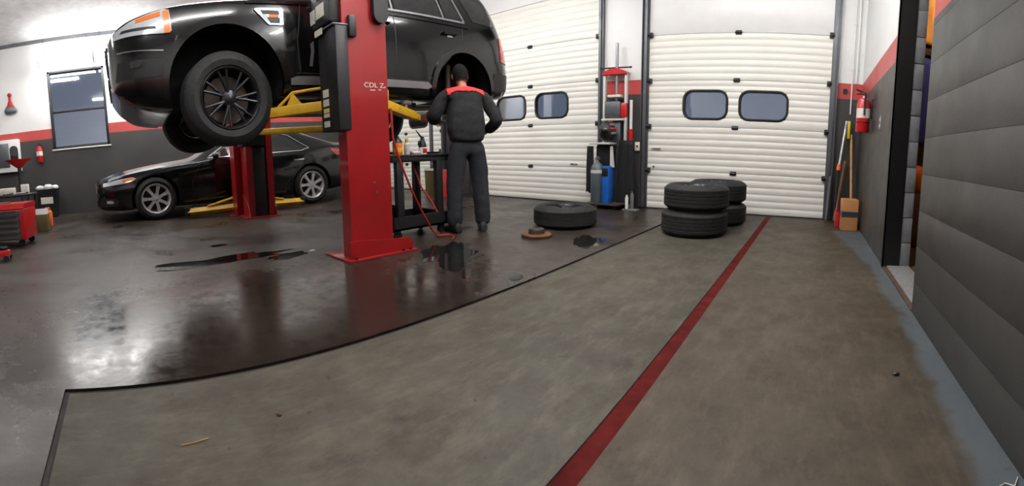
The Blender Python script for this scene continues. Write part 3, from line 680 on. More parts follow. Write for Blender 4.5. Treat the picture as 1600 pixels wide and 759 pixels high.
# ------------------------------------------------------------------ two-post lifts
def channel(x_back, x_open, y0, y1, z1, m, parent, flange=0.09):
    """upright C-channel: closed side at x_back, open towards x_open"""
    t = 0.014; s = 1 if x_open > x_back else -1
    pl = [(x_back, y0), (x_open, y0), (x_open, y0+flange), (x_open-s*t, y0+flange), (x_open-s*t, y0+t), (x_back+s*t, y0+t), (x_back+s*t, y1-t),
          (x_open-s*t, y1-t), (x_open-s*t, y1-flange), (x_open, y1-flange), (x_open, y1), (x_back, y1)]
    return MB().prism(pl, 0.02, z1, 'z').build('column', m, parent)
def text_mesh(txt, size, m, name, parent, mx, extrude=0.001):
    cu = bpy.data.curves.new(name, 'FONT'); cu.body = txt; cu.size = size; cu.extrude = extrude; cu.align_x = 'CENTER'; cu.align_y = 'CENTER'
    o = bpy.data.objects.new(name+'_src', cu); COL.objects.link(o)
    dg = bpy.context.evaluated_depsgraph_get(); me = bpy.data.meshes.new_from_object(o.evaluated_get(dg))
    bpy.data.objects.remove(o); me.materials.clear(); me.materials.append(M[m]); me.name = name
    return link(name, me, parent, mx)
FACE_E = Matrix(((0,0,1,0),(1,0,0,0),(0,1,0,0),(0,0,0,1)))     # text plane facing +x, reading along +y
FACE_S = Matrix(((1,0,0,0),(0,0,-1,0),(0,1,0,0),(0,0,0,1)))    # facing -y, reading along +x

lp = thing('lift_post', 'red lift post in front of the raised car, with black carriage cover', 'lift post')
channel(-3.09, -3.23, 1.755, 2.17, 3.55, 'lift_red', lp)
MB().bx(-3.46, -3.03, 1.69, 2.40, 0.0, 0.018, 0.004).build('base_plate', 'lift_red', lp)
MB().prism([(1.735, 0.018), (2.375, 0.018), (2.375, 0.075), (2.33, 0.125), (2.175, 0.128), (1.80, 0.165), (1.735, 0.165)], -3.10, -3.068, 'x').build('foot_gusset', 'lift_red', lp)
for y in (1.77, 2.25, 2.33):
    MB().cyl((-3.05, y, 0.016), (-3.05, y, 0.034), 0.013, n=6).build('anchor_bolt', 'dark_steel', lp)
for z, y in ((0.63, 2.0), (0.55, 2.02)):
    MB().cyl((-3.093, y, z), (-3.083, y, z), 0.012, n=8).build('bolt', 'rust', lp)
text_mesh('CDL Z', 0.055, 'label_paper', 'lettering', lp, T(-3.0885, 2.035, 1.435) @ FACE_E @ Matrix.Diagonal((1.25, 1, 1, 1)))
text_mesh('+', 0.04, 'label_paper', 'lettering', lp, T(-3.0885, 2.142, 1.422) @ FACE_E)
MB().bx(-3.0895, -3.088, 1.995, 2.045, 1.393, 1.400).build('lettering_underline', 'label_paper', lp)
MB().bx(-3.0895, -3.088, 2.075, 2.105, 1.398, 1.404).build('lettering_underline', 'label_paper', lp)
# carriage and its rubber cover with stickers
cv = MB().bx(-3.39, -3.075, 1.685, 1.80, 1.07, 1.90, 0.012).build('carriage_cover', 'black_plastic', lp)
for z, h, m in ((1.385, 0.062, 'label_paper'), (1.310, 0.055, 'label_paper'), (1.245, 0.035, 'label_yellow'), (1.205, 0.03, 'label_paper'), (1.135, 0.048, 'label_paper')):
    MB().bx(-3.335, -3.235, 1.682, 1.686, z-h/2, z+h/2).build('sticker', m, cv)
MB().bx(-3.44, -3.12, 1.66, 1.78, 1.92, 2.30, 0.02).build('carriage_head', 'black_plastic', lp)
MB().bx(-3.45, -3.36, 1.655, 1.662, 1.97, 2.08).build('sticker', 'pale_plastic', lp)
MB().bx(-3.34, -3.20, 1.655, 1.662, 1.985, 2.09).build('sticker', 'label_paper', lp)
MB().bx(-3.38, -3.25, 1.655, 1.662, 1.855, 1.905).build('sticker', 'label_paper', lp)
MB().cyl((-3.29, 1.70, 2.13), (-3.29, 1.70, 2.34), 0.055, n=16).build('grease_reservoir', 'silver_trim', lp)
MB().bx(-3.42, -3.07, 1.665, 1.85, 1.885, 1.90, 0.004).build('cover_lip', 'track_steel', lp)
MB().prism([(-3.47,1.83),(-3.42,1.84),(-3.415,1.76),(-3.46,1.64),(-3.51,1.655),(-3.465,1.77)], 1.655, 1.662, 'y').build('strap', 'silver_trim', lp)
MB().bx(-3.10, -3.05, 1.80, 1.87, 1.80, 1.97, 0.015).build('lock_release', 'black_plastic', lp)
# oval dark cover high on the back of the post
MB().add(*(lambda pl: ([(-3.092, a, b) for a, b in pl] + [(-3.04, a, b) for a, b in pl], [tuple(range(len(pl)))[::-1], tuple(range(len(pl), 2*len(pl)))] + [(i, (i+1)%len(pl), len(pl)+(i+1)%len(pl), len(pl)+i) for i in range(len(pl))]))(rrect(2.10, 2.13, 0.14, 0.40, 0.069))).build('cable_cover', 'black_plastic', lp)
MB().bx(-3.30, -3.24, 1.80, 2.12, 1.15, 1.75, 0.01).build('carriage', 'dark_steel', lp)
def swing_arm(parent, p0, p1, pad, m='lift_yellow', frame=True):
    """arm from the carriage p0 to its outer end p1, tapering, with a screw pad"""
    p0, p1, pad = Vector(p0), Vector(p1), Vector(pad); d = p1-p0; L = d.length; an = math.atan2(d.y, d.x); sl = math.asin(d.z/L)
    mx = T(*p0) @ RZ(an) @ RY(-sl)
    arm = MB().box((L*0.5, 0, 0), (L, 0.10, 0.085), 0.008).build('swing_arm', m, parent, mx)
    MB().box((L*0.88, 0, 0.0), (L*0.5, 0.075, 0.06), 0.006).build('arm_extension', m, arm)
    if frame:
        MB().tube([(L*0.05, 0, 0.16), (L*0.62, 0, 0.15), (L*0.80, 0, 0.045)], 0.014, 8).build('foot_guard', m, arm)
        MB().prism([(L*0.50, 0.02), (L*0.72, 0.02), (L*0.62, 0.15)], -0.01, 0.01, 'y').build('gusset', m, arm)
    q = mx.inverted() @ pad
    MB().cyl((q.x, q.y, -0.05), (q.x, q.y, q.z-0.03), 0.022, n=12).cyl((q.x, q.y, q.z-0.03), (q.x, q.y, q.z), 0.055, 0.06, 16).build('lift_pad', 'silver_trim', arm)
    return arm
swing_arm(lp, (-3.30, 1.90, 1.31), (-3.74, 1.28, 1.27), (-3.72, 1.31, 1.392))
swing_arm(lp, (-3.30, 2.08, 1.36), (-3.66, 2.88, 1.25), (-3.64, 2.78, 1.392), frame=False)
MB().bx(-3.45, -3.25, 2.10, 2.30, 1.34, 1.44, 0.015).build('arm_lock', 'lift_yellow', lp)

fp = thing('lift_post', 'open-sided red lift post standing beyond the raised car', 'lift post')
channel(-6.58, -6.30, 1.85, 2.27, 3.55, 'lift_red', fp, 0.10)
MB().bx(-6.66, -6.24, 1.78, 2.34, 0, 0.018, 0.004).build('base_plate', 'lift_red', fp)
for y0, y1 in ((1.79, 1.805), (2.265, 2.35)): MB().prism([(-6.58, 0.018), (-6.24, 0.018), (-6.28, 0.15), (-6.58, 0.35)], y0+0.05 if y0 < 2 else y0, y0+0.062 if y0 < 2 else y0+0.012, 'y').build('foot_gusset', 'lift_red', fp)
MB().bx(-6.55, -6.32, 1.94, 2.15, 0.02, 1.05, 0.004).build('cable_guard', 'dark_steel', fp)
MB().bx(-6.54, -6.28, 1.80, 2.15, 1.08, 1.85, 0.01).build('carriage', 'black_plastic', fp)
MB().cyl((-6.40, 1.975, 1.85), (-6.40, 1.975, 3.5), 0.03, n=12).build('lift_screw', 'silver_trim', fp)
swing_arm(fp, (-6.28, 1.90, 1.28), (-5.40, 1.30, 1.24), (-5.40, 1.31, 1.392), frame=False)
swing_arm(fp, (-6.28, 2.08, 1.28), (-5.44, 2.90, 1.24), (-5.44, 2.84, 1.392), frame=False)
sp = thing('lift_post', 'red lift post back to back with another, its yellow arms lowered beside sedan', 'lift post')
channel(-6.66, -6.92, 1.76, 2.19, 3.55, 'lift_red', sp, 0.11)
MB().bx(-7.0, -6.665, 1.66, 2.29, 0, 0.018, 0.004).build('base_plate', 'lift_red', sp)
MB().bx(-6.94, -6.70, 1.82, 2.13, 0.06, 0.62, 0.01).build('carriage', 'black_plastic', sp)
def low_arm(y0, y1, x0, x1):
    a = MB().tube([(x0, y0, 0.13), (x1, y1, 0.10)], 0.062, 4).build('swing_arm', 'lift_yellow', sp)
    MB().tube([(x0, y0, 0.30), (x0*0.4+x1*0.6, y0*0.4+y1*0.6, 0.17)], 0.022, 6).build('foot_guard', 'lift_yellow', a)
    MB().cyl((x1, y1, 0.05), (x1, y1, 0.17), 0.05, n=12).build('lift_pad', 'dark_steel', a)
low_arm(1.84, 1.02, -6.93, -7.02); low_arm(2.12, 3.05, -6.93, -7.06)

# ------------------------------------------------------------------ red air hose by the post
tag(MB().tube([(-3.085, 2.19, 1.25), (-3.08, 2.20, 1.0), (-3.10, 2.28, 0.8), (-3.14, 2.42, 0.55), (-3.20, 2.60, 0.3), (-3.28, 2.78, 0.10), (-3.34, 2.90, 0.02), (-3.30, 3.02, 0.012), (-3.20, 3.0, 0.012), (-3.12, 2.9, 0.012)], 0.010, 8).build('air_hose', 'hose_red', None),
    'red air hose hanging down the near side of red post', 'hose')
tag(MB().tube([(-3.68, 2.86, 0.86), (-3.66, 2.87, 0.72), (-3.60, 2.92, 0.5), (-3.50, 2.98, 0.34), (-3.47, 3.02, 0.235)], 0.009, 8).build('air_hose', 'hose_red', None),
    'thin red hose running from cart top to lower tray', 'hose')

# ------------------------------------------------------------------ work cart with bottles
ct = thing('work_cart', 'dark steel work cart on casters beside the mechanic', 'cart', (-3.70, 2.86, 0))
MB().bx(-0.22, 0.22, -0.40, 0.38, 0.775, 0.835, 0.008).bx(-0.23, 0.23, -0.41, 0.39, 0.828, 0.848, 0.006).build('top', 'dark_steel', ct)
for sx in (-1, 1):
    for y in (-0.30, 0.22):
        MB().bx(sx*0.19-0.03, sx*0.19+0.03, y-0.04, y+0.04, 0.14, 0.78, 0.004).build('leg', 'dark_steel', ct)
MB().bx(-0.23, 0.23, -0.42, 0.30, 0.10, 0.12).bx(0.215, 0.23, -0.42, 0.30, 0.10, 0.235).bx(-0.23, -0.215, -0.42, 0.30, 0.10, 0.235).bx(-0.23, 0.23, -0.42, -0.405, 0.10, 0.235).bx(-0.23, 0.23, 0.285, 0.30, 0.10, 0.235).build('lower_tray', 'dark_steel', ct)
for sx in (-1, 1):
    for y in (-0.34, 0.24):
        c = MB().bx(sx*0.18-0.03, sx*0.18+0.03, y-0.03, y+0.03, 0.075, 0.102).build('caster', 'dark_steel', ct)
        MB().cyl((sx*0.18-0.015, y+0.01, 0.045), (sx*0.18+0.015, y+0.01, 0.045), 0.045, n=16).build('caster_wheel', 'rubber', c)
wd = MB().lathe([(0.03, -0.02), (0.115, -0.02), (0.12, 0.0), (0.115, 0.02), (0.03, 0.02)], 24, closed=True).build('hose_reel', 'dark_steel', None, T(-3.60, 2.50, 0.242) @ RY(PI/2))
tag(wd, 'small round dark reel standing in the cart tray', 'reel'); wd.location.z = 0.122+0.12
TOPZ = 0.849
b = tag(MB().lathe([(0.001,0),(0.046,0),(0.05,0.01),(0.05,0.115),(0.046,0.125)], 20).build('oil_bottle', 'orange', None, T(-3.545, 2.585, TOPZ)), 'orange labelled bottle with black top on the work cart', 'bottle')
MB().lathe([(0.049,0.12),(0.045,0.14),(0.024,0.165),(0.018,0.168),(0.018,0.188),(0.001,0.190)], 20).build('cap', 'black_plastic', b)
MB().lathe([(0.0505,0.03),(0.0508,0.031),(0.0508,0.072),(0.0505,0.073)], 20, closed=True).build('paper_label', 'yellow', b)
b = tag(MB().lathe([(0.001,0),(0.028,0),(0.03,0.006),(0.03,0.105),(0.014,0.125),(0.014,0.132)], 18).build('bottle', 'pale_plastic', None, T(-3.545, 2.70, TOPZ)), 'slim pale bottle with yellow cap on the work cart', 'bottle')
MB().lathe([(0.017,0.126),(0.018,0.13),(0.018,0.16),(0.001,0.163)], 16).build('cap', 'yellow', b)
b = tag(MB().bx(-0.035, 0.035, -0.045, 0.045, 0, 0.032, 0.006).build('small_box', 'white_plastic', None, T(-3.54, 2.80, TOPZ)), 'low white box with red band beside the oil can', 'box')
MB().bx(-0.036, 0.036, -0.046, 0.046, 0.008, 0.016).build('band', 'bright_red', b)
b = tag(MB().lathe([(0.001,0),(0.042,0),(0.042,0.07),(0.038,0.075)], 20).build('oil_can', 'white_plastic', None, T(-3.545, 2.905, TOPZ)), 'white and red can with black pump spout on the work cart', 'can')
MB().bx(0.02, 0.044, -0.025, 0.025, 0.012, 0.06, 0.004).build('panel', 'bright_red', b)
MB().lathe([(0.042,0.072),(0.044,0.078),(0.036,0.115),(0.024,0.14),(0.018,0.18),(0.001,0.182)], 18).tube([(0,0,0.165),(0.0,-0.035,0.195),(0.0,-0.085,0.25)], [0.012,0.009,0.004], 8).tube([(0,0.01,0.15),(0,-0.05,0.13),(0.0,-0.06,0.09)], [0.01,0.008,0.006], 8).build('pump', 'black_plastic', b)
b = tag(MB().ell((0,0,0.028), (0.05,0.06,0.028), 14, 8).tube([(0,0.03,0.03),(0.02,0.08,0.02),(0.0,0.12,0.02)], 0.014, 8).build('rag', 'cloth_black', None, T(-3.70, 2.52, TOPZ)), 'crumpled black rag at the cart end by red post', 'rag')
tag(MB().tube([(0,0,0.012),(0.0,0.22,0.012)], 0.012, 8).ell((0,-0.015,0.014), (0.014,0.022,0.014), 10, 6).cyl((0,0.2,0),(0,0.2,0.05),0.016,n=10).build('ratchet', 'chrome', None, T(-3.58, 2.98, TOPZ)), 'chrome ratchet lying on the cart end by the mechanic', 'tool')
for k, (dx, dy, a) in enumerate(((0.05, -0.1, 0.3), (-0.02, 0.02, 0.1), (0.08, 0.12, 0.5))):
    tag(MB().tube([(0,-0.10,0.011),(0,0.10,0.011)], 0.010, 8).cyl((0,0.10,0.0),(0,0.14,0.022),0.017,n=10).build('hand_tool', 'chrome' if k else 'dark_steel', None, T(-3.62+dx, 2.86+dy, 0.121) @ RZ(a)),
        ('dark socket bar in the lower cart tray', 'chrome socket bar in the middle of cart tray', 'chrome socket bar near the tray corner')[k], 'tool', 'tools in the cart tray')

# ------------------------------------------------------------------ mechanic
from mathutils import noise as mnoise
def skin_mesh(name, joints, edges, m, root=0, sub=2, wrinkle=0.0):
    me = bpy.data.meshes.new(name); me.from_pydata([j[:3] for j in joints], edges, [])
    o = link(name, me); md = o.modifiers.new('skin', 'SKIN'); md.use_smooth_shade = True; md.branch_smoothing = 0.6
    sv = me.skin_vertices[0].data
    for i, j in enumerate(joints):
        sv[i].radius = (j[3], j[4] if len(j) > 4 else j[3]); sv[i].use_root = (i == root)
    s2 = o.modifiers.new('sub', 'SUBSURF'); s2.levels = sub; s2.render_levels = sub
    dg = bpy.context.evaluated_depsgraph_get(); dg.update()
    out = bpy.data.meshes.new_from_object(o.evaluated_get(dg)); bpy.data.objects.remove(o); out.name = name
    if wrinkle:
        ns = [v.normal.copy() for v in out.vertices]
        for v, nn in zip(out.vertices, ns):
            v.co += nn*wrinkle*(mnoise.noise(Vector((v.co.x*8, v.co.y*8, v.co.z*14)))+0.6*mnoise.noise(v.co*30))
    out.materials.clear(); out.materials.append(M[m]); out.polygons.foreach_set('use_smooth', [True]*len(out.polygons))
    return out
PJ = [(0,0,0.95,0.13,0.105),(0,0.02,1.10,0.135,0.10),(0,0.05,1.27,0.16,0.105),(0,0.085,1.40,0.12,0.085),(0,0.125,1.49,0.052,0.055),(0,0.165,1.555,0.055,0.06),
      (-0.10,0,0.90,0.095),(-0.125,0.015,0.52,0.06),(-0.145,-0.01,0.10,0.042),
      (0.10,0,0.90,0.095),(0.13,0.015,0.52,0.06),(0.155,-0.01,0.10,0.042),
      (-0.185,0.085,1.395,0.06),(-0.315,0.075,1.17,0.047),(-0.235,0.30,1.165,0.034),(-0.21,0.36,1.17,0.036,0.022),
      (0.185,0.085,1.395,0.06),(0.315,-0.01,1.14,0.047),(0.245,0.17,1.03,0.034),(0.21,0.23,1.015,0.036,0.022)]
PE = [(0,1),(1,2),(2,3),(3,4),(4,5),(0,6),(6,7),(7,8),(0,9),(9,10),(10,11),(3,12),(12,13),(13,14),(14,15),(3,16),(16,17),(17,18),(18,19)]
bme = skin_mesh('person', PJ, PE, 'skin')
# head (with nose, ears), fingers and feet joined into the same body mesh
hb = MB()
hd = T(0, 0.215, 1.615) @ RX(-0.45)
vs = []; n1, n2 = 20, 14
rows = []
for i in range(n2+1):
    ph = -PI/2+PI*i/n2; z = math.sin(ph)*0.125; rr = math.cos(ph); row = []
    for j in range(n1):
        a = 2*PI*j/n1; x = math.cos(a)*rr*0.078; y = math.sin(a)*rr*(0.10 if z > -0.02 else 0.10+z*0.18)
        if y > 0 and z < -0.03: x *= 1+z*2.2
        row.append(hd @ Vector((x, y, z)))
    rows.append(row)
hb.grid(rows, close=True)
hb.add(*(lambda b: (b.v, b.f))(MB().tube([(0,0.092,0.02),(0,0.112,-0.02),(0,0.095,-0.035)], [0.008,0.016,0.01], 8).ell((-0.08,0.0,-0.005),(0.012,0.022,0.034),10,8).ell((0.08,0.0,-0.005),(0.012,0.022,0.034),10,8).ell((0,0.088,-0.062),(0.026,0.012,0.009),10,6)), hd)
def fingers(mb, base, d, side, curl):
    """five fingers leaving the palm at base in direction d; the thumb leaves its side"""
    d = Vector(d).normalized(); up = Vector((0,0,1)); s = d.cross(up).normalized()
    for k, (off, ln) in enumerate(((-0.03,0.062),(-0.010,0.074),(0.011,0.070),(0.030,0.054))):
        p = Vector(base)+s*off+d*0.03; pts = [p]; a = 0.0
        for seg in (0.45, 0.33, 0.27):
            a += curl; pts.append(pts[-1]+(d*math.cos(a)-up*math.sin(a))*ln*seg*1.15)
        mb.tube([tuple(q) for q in pts], [0.010,0.0095,0.0085,0.006], 8)
    p = Vector(base)+s*side*0.03-d*0.01
    mb.tube([tuple(p), tuple(p+s*side*0.025+d*0.02-up*0.012), tuple(p+s*side*0.02+d*0.05-up*0.022)], [0.012,0.010,0.007], 8)
fingers(hb, (-0.20,0.37,1.172), (0.15,1,0.05), 1, 0.75); fingers(hb, (0.195,0.245,1.012), (-0.5,1,-0.1), -1, 0.5)
k = len(bme.vertices)
bm = bmesh.new(); bm.from_mesh(bme); tmp = hb.mesh('tmp', 'skin'); bm.from_mesh(tmp); bm.to_mesh(bme); bm.free(); bpy.data.meshes.remove(tmp)
bme.polygons.foreach_set('use_smooth', [True]*len(bme.polygons))
man = link('person', bme, None, T(-3.335, 3.345, 0) @ RZ(math.radians(61)) @ Matrix.Diagonal((1.06, 1.04, 1.045, 1)))
tag(man, 'mechanic in black jacket with red yoke, back turned, reaching into the wheel well', 'person')
JJ = [(0,0,0.90,0.185,0.15),(0,0.0,0.97,0.20,0.155),(0,0.015,1.14,0.225,0.155),(0,0.05,1.30,0.225,0.145),(0,0.085,1.405,0.15,0.10),(0,0.115,1.465,0.072,0.07),
      (-0.20,0.085,1.40,0.088),(-0.335,0.07,1.17,0.080),(-0.25,0.275,1.165,0.058),
      (0.20,0.085,1.40,0.088),(0.335,-0.015,1.14,0.080),(0.265,0.155,1.035,0.058)]
JE = [(0,1),(1,2),(2,3),(3,4),(4,5),(4,6),(6,7),(7,8),(4,9),(9,10),(10,11)]
jk = link('jacket', skin_mesh('jacket', JJ, JE, 'cloth_black', 0, 3, 0.008), man)
# red yoke across the shoulders, following the jacket skin
jm = jk.data; yk = bpy.data.meshes.new('yoke'); bm = bmesh.new(); bm.from_mesh(jm)
dele = []
for f in bm.faces:
    c = f.calc_center_median(); lo = 1.445-0.9*max(0, abs(c.x)-0.09)**1.3
    if not (c.z > lo-0.015 and c.z < 1.56 and abs(c.x) < 0.19 and c.y < 0.14): dele.append(f)
bmesh.ops.delete(bm, geom=dele, context='FACES'); bm.normal_update()
for v in bm.verts: v.co += v.normal*0.004
bm.to_mesh(yk); bm.free(); yk.materials.clear(); yk.materials.append(M['cloth_red'])
yo = link('shoulder_yoke', yk, jk); sd = yo.modifiers.new('thick', 'SOLIDIFY'); sd.thickness = 0.006; sd.offset = 1
TJ = [(0,0,1.02,0.15,0.125),(0,0,0.92,0.17,0.14),(-0.105,0,0.82,0.118),(-0.128,0.012,0.52,0.095),(-0.145,-0.01,0.16,0.085),(-0.147,0.0,0.05,0.088),
      (0.105,0,0.82,0.118),(0.133,0.012,0.52,0.095),(0.155,-0.01,0.16,0.085),(0.157,0.0,0.05,0.088)]
link('trousers', skin_mesh('trousers', TJ, [(0,1),(1,2),(2,3),(3,4),(4,5),(1,6),(6,7),(7,8),(8,9)], 'cloth_navy', 1, 3, 0.007), man)
for sx, rot in ((-1, 0.25), (1, -0.2)):
    mx = T(sx*0.150, -0.01, 0) @ RZ(rot)
    prof = [(-0.10,0.032,0.075),(-0.085,0.040,0.10),(-0.02,0.042,0.105),(0.05,0.044,0.085),(0.12,0.047,0.065),(0.17,0.040,0.05),(0.195,0.018,0.03)]
    rows = []
    for y, w, h in prof:
        rows.append([mx @ Vector((math.cos(a)*w, y, max(0.0, h*0.5+math.sin(a)*h*0.55))) for a in [2*PI*i/14 for i in range(14)]])
    mb = MB().grid(rows, close=True); mb.f.append(tuple(range(14))); mb.f.append(tuple(range(14*6, 14*7)))
    sh = mb.build('shoe', 'shoe', man)
# hair
rows = []
for i in range(9):
    ph = PI/2-PI*0.72*i/8; row = []
    for j in range(20):
        a = 2*PI*j/20; ph2 = max(ph, 0.5) if math.sin(a) > 0.25 else ph
        row.append(hd @ Vector((math.cos(a)*math.cos(ph2)*0.087, math.sin(a)*math.cos(ph2)*0.109-0.004, math.sin(ph2)*0.135)))
    rows.append(row)
link('hair', MB().grid(rows, close=True).mesh('hair', 'hair'), man)
tag(MB().tube([(0,0,0),(0.30,0,0)], 0.013, 10).ell((0.31,0,0), (0.025,0.02,0.02), 12, 8).cyl((0.31,0,-0.03),(0.31,0,0.035),0.016,n=10).tube([(-0.09,0,0),(0.0,0,0)], 0.017, 10).build('breaker_bar', 'track_steel', None,
    T(-3.335,3.345,0) @ RZ(math.radians(61)) @ T(-0.215,0.42,1.228) @ RZ(math.radians(168)) @ RY(-0.28)), 'long grey wrench bar held by the mechanic below the car', 'tool')
# ------------------------------------------------------------------ loose wheels and brake disc
def lying_wheel(x, y, z, R, w, label, spin=0.0, tilt=0.0, style='five', group='loose wheels on the floor'):
    t = make_wheel(R, R*0.665, w, style, None, 'car_tire', disc=False)
    t.matrix_local = T(x, y, z+w/2) @ RX(tilt) @ RZ(spin); return tag(t, label, 'wheel', group)
lying_wheel(-2.685, 4.275, 0.008, 0.366, 0.225, 'single black wheel lying flat near the brake disc', 0.3, style='mesh')
lying_wheel(-1.225, 4.545, 0.008, 0.358, 0.252, 'bottom wheel of the nearer stack before the white door', 0.9)
lying_wheel(-1.21, 4.55, 0.277, 0.352, 0.252, 'top wheel of the nearer stack before the white door', 0.2)
lying_wheel(-1.145, 5.36, 0.008, 0.358, 0.25, 'bottom wheel of the stack standing against the white door', 0.5)
lying_wheel(-1.155, 5.37, 0.275, 0.36, 0.25, 'top wheel of the stack standing against the white door', 1.2, style='mesh')
bd = tag(MB().lathe([(0.045,0.0),(0.152,0.0),(0.155,0.004),(0.155,0.026),(0.150,0.030),(0.085,0.030),(0.082,0.034),(0.080,0.074),(0.074,0.080),(0.034,0.080),(0.032,0.072),(0.032,0.01)], 40, closed=True).build('brake_disc', 'rust', None, T(-2.575, 3.555, 0)),
    'rusty brake disc lying on the wet floor', 'brake disc')
MB().lathe([(0.0805,0.036),(0.0825,0.038),(0.0815,0.072),(0.0755,0.0815),(0.036,0.0815),(0.034,0.078)], 32).build('hat', 'iron', bd)
for k in range(5):
    a = 2*PI*k/5; MB().cyl((0.055*math.cos(a), 0.055*math.sin(a), 0.0805), (0.055*math.cos(a), 0.055*math.sin(a), 0.083), 0.007, n=10).build('bolt_hole', 'black_plastic', bd)

# ------------------------------------------------------------------ welding corner between the doors
st = thing('spring_compressor', 'tall red and grey spring compressor stand between the two doors', 'machine', (-2.93, 6.09, 0))
MB().bx(-0.22, 0.22, -0.10, 0.10, 0, 0.03, 0.005).build('base', 'dark_steel', st)
MB().bx(-0.205, -0.165, -0.03, 0.03, 0.03, 2.03, 0.004).build('upright', 'pale_plastic', st); MB().bx(0.155, 0.195, -0.03, 0.03, 0.95, 2.03, 0.004).build('upright', 'pale_plastic', st)
MB().prism([(-0.22,2.0),(0.20,2.0),(0.20,2.03),(0.06,2.085),(-0.08,2.085),(-0.22,2.02)], -0.06, 0.06, 'y').build('top_plate', 'bright_red', st)
MB().cyl((-0.26,0,2.108),(0.24,0,2.10),0.011,n=8).ell((-0.26,0,2.108),(0.02,0.016,0.016),10,6).ell((0.24,0,2.10),(0.02,0.016,0.016),10,6).build('handle_bar', 'dark_steel', st)
MB().cyl((0.015,0,1.62),(0.015,0,2.46),0.022,n=12).build('screw', 'silver_trim', st)
MB().bx(-0.11, 0.11, -0.07, 0.05, 1.66, 1.70, 0.01).build('spring_clamp', 'label_paper', st)
MB().bx(-0.16, 0.10, -0.06, 0.06, 1.35, 1.60, 0.012).build('body', 'track_steel', st)
MB().bx(-0.20, 0.17, -0.09, 0.06, 1.315, 1.345, 0.005).build('shelf', 'pale_plastic', st)
MB().bx(0.10, 0.20, -0.05, 0.04, 1.36, 1.58, 0.02).build('grip', 'bright_red', st)
MB().bx(-0.12, 0.10, -0.04, 0.06, 0.03, 1.315, 0.01).build('column', 'track_steel', st)
pl = tag(MB().cyl((0,0,0.0),(0,0,1.62),0.024,n=12).build('pole', 'white_plastic', None, T(-2.675, 6.10, 0.0)), 'white pole with red lower sleeve leaning by the compressor', 'pole')
MB().cyl((0,0,0.92),(0,0,1.19),0.036,n=14).build('sleeve', 'bright_red', pl)
hm = thing('welding_helmet', 'black welding helmet with red and grey stripes on the gas cart', 'helmet', (-2.955, 5.86, 0.985), math.radians(20))
MB().ell((0,0,0.16),(0.125,0.14,0.16),20,14).build('shell', 'black_plastic', hm)
for k, a in enumerate((0.55, 0.95, 1.35, 1.75)):
    pts = [(0.128*math.sin(a)*math.cos(b)*1.0+0.0, -0.143*math.sin(a)*0.9*math.sin(b)*0.9, 0.16+0.163*math.cos(a)) for b in [-0.4+1.5*i/8 for i in range(9)]]
    MB().tube(pts, 0.020, 6).build('stripe', 'bright_red' if k % 2 == 0 else 'silver_trim', hm)
MB().bx(-0.07, 0.03, -0.155, -0.10, 0.13, 0.20, 0.008).build('visor', 'car_glass', hm)
wc = thing('welding_cart', 'dark wheeled cart holding the gas bottle between the doors', 'cart', (-3.0, 5.88, 0))
MB().bx(-0.22, 0.30, -0.16, 0.16, 0.06, 0.085, 0.004).build('deck', 'brown_dark', wc)
MB().tube([(-0.20,0.14,0.08),(-0.20,0.14,0.92),(-0.12,0.14,0.97),(0.10,0.14,0.97),(0.16,0.14,0.92),(0.16,0.14,0.08)], 0.014, 8).build('handle_frame', 'dark_steel', wc)
MB().bx(-0.22, 0.12, -0.10, 0.16, 0.955, 0.985, 0.006).build('top_tray', 'pale_plastic', wc)
MB().bx(-0.16, 0.12, 0.04, 0.15, 0.62, 0.95, 0.015).build('control_unit', 'black_plastic', wc)
for x in (-0.15, 0.22):
    for y in (-0.10, 0.11):
        MB().cyl((x-0.015,y,0.04),(x+0.015,y,0.04),0.04,n=14).build('wheel', 'rubber', wc)
gb = tag(MB().lathe([(0.001,0),(0.092,0),(0.098,0.008),(0.098,0.48),(0.092,0.535),(0.065,0.58),(0.030,0.605),(0.026,0.625)], 24).build('gas_cylinder', 'cyl_grey', None, T(-3.09, 5.82, 0.086)), 'grey gas cylinder with white label on the dark cart', 'gas cylinder')
MB().lathe([(0.0985,0.44),(0.0995,0.442),(0.0985,0.485),(0.0975,0.49)], 24, closed=True).build('paper_label', 'label_paper', gb)
MB().cyl((0,0,0.62),(0,0,0.67),0.018,n=12).cyl((-0.045,0,0.655),(0.045,0,0.655),0.010,n=8).lathe([(0.001,0.668),(0.032,0.67),(0.032,0.69),(0.001,0.692)], 14).build('valve', 'silver_trim', gb)
bl = tag(MB().bx(-0.056, 0.056, -0.09, 0.09, 0, 0.55, 0.012).build('welder_unit', 'machine_blue', None, T(-2.925, 5.84, 0.086)), 'blue slim machine box beside the grey gas cylinder', 'machine')
MB().bx(-0.05, 0.05, -0.095, -0.088, 0.40, 0.52, 0.004).build('control_panel', 'dark_steel', bl)
def cloth_sheet(name, m, x0, x1, y, z0, z1, fold, parent=None, mx=None, seed=0):
    rows = []; nx, nz = 14, 12
    for i in range(nz+1):
        t = i/nz; row = []
        for j in range(nx+1):
            u = j/nx; sh = 1-0.25*(1-t)*abs(2*u-1)*0.3
            x = x0+(x1-x0)*(0.5+(u-0.5)*(0.75+0.25*(1-t)))
            row.append((x, y+fold*math.sin(u*11+seed)*(0.4+0.6*(1-t))+0.3*fold*math.sin(u*23+t*5+seed), z0+(z1-z0)*t+0.02*math.sin(u*7+seed)*(1-t)))
        rows.append(row)
    o = MB().grid(rows).build(name, m, parent, mx); s = o.modifiers.new('thick', 'SOLIDIFY'); s.thickness = 0.012; return o
tag(cloth_sheet('jacket', 'cloth_black', -3.33, -3.18, 5.90, 0.22, 0.93, 0.012), 'black jacket hanging beside the gas cylinder', 'jacket')
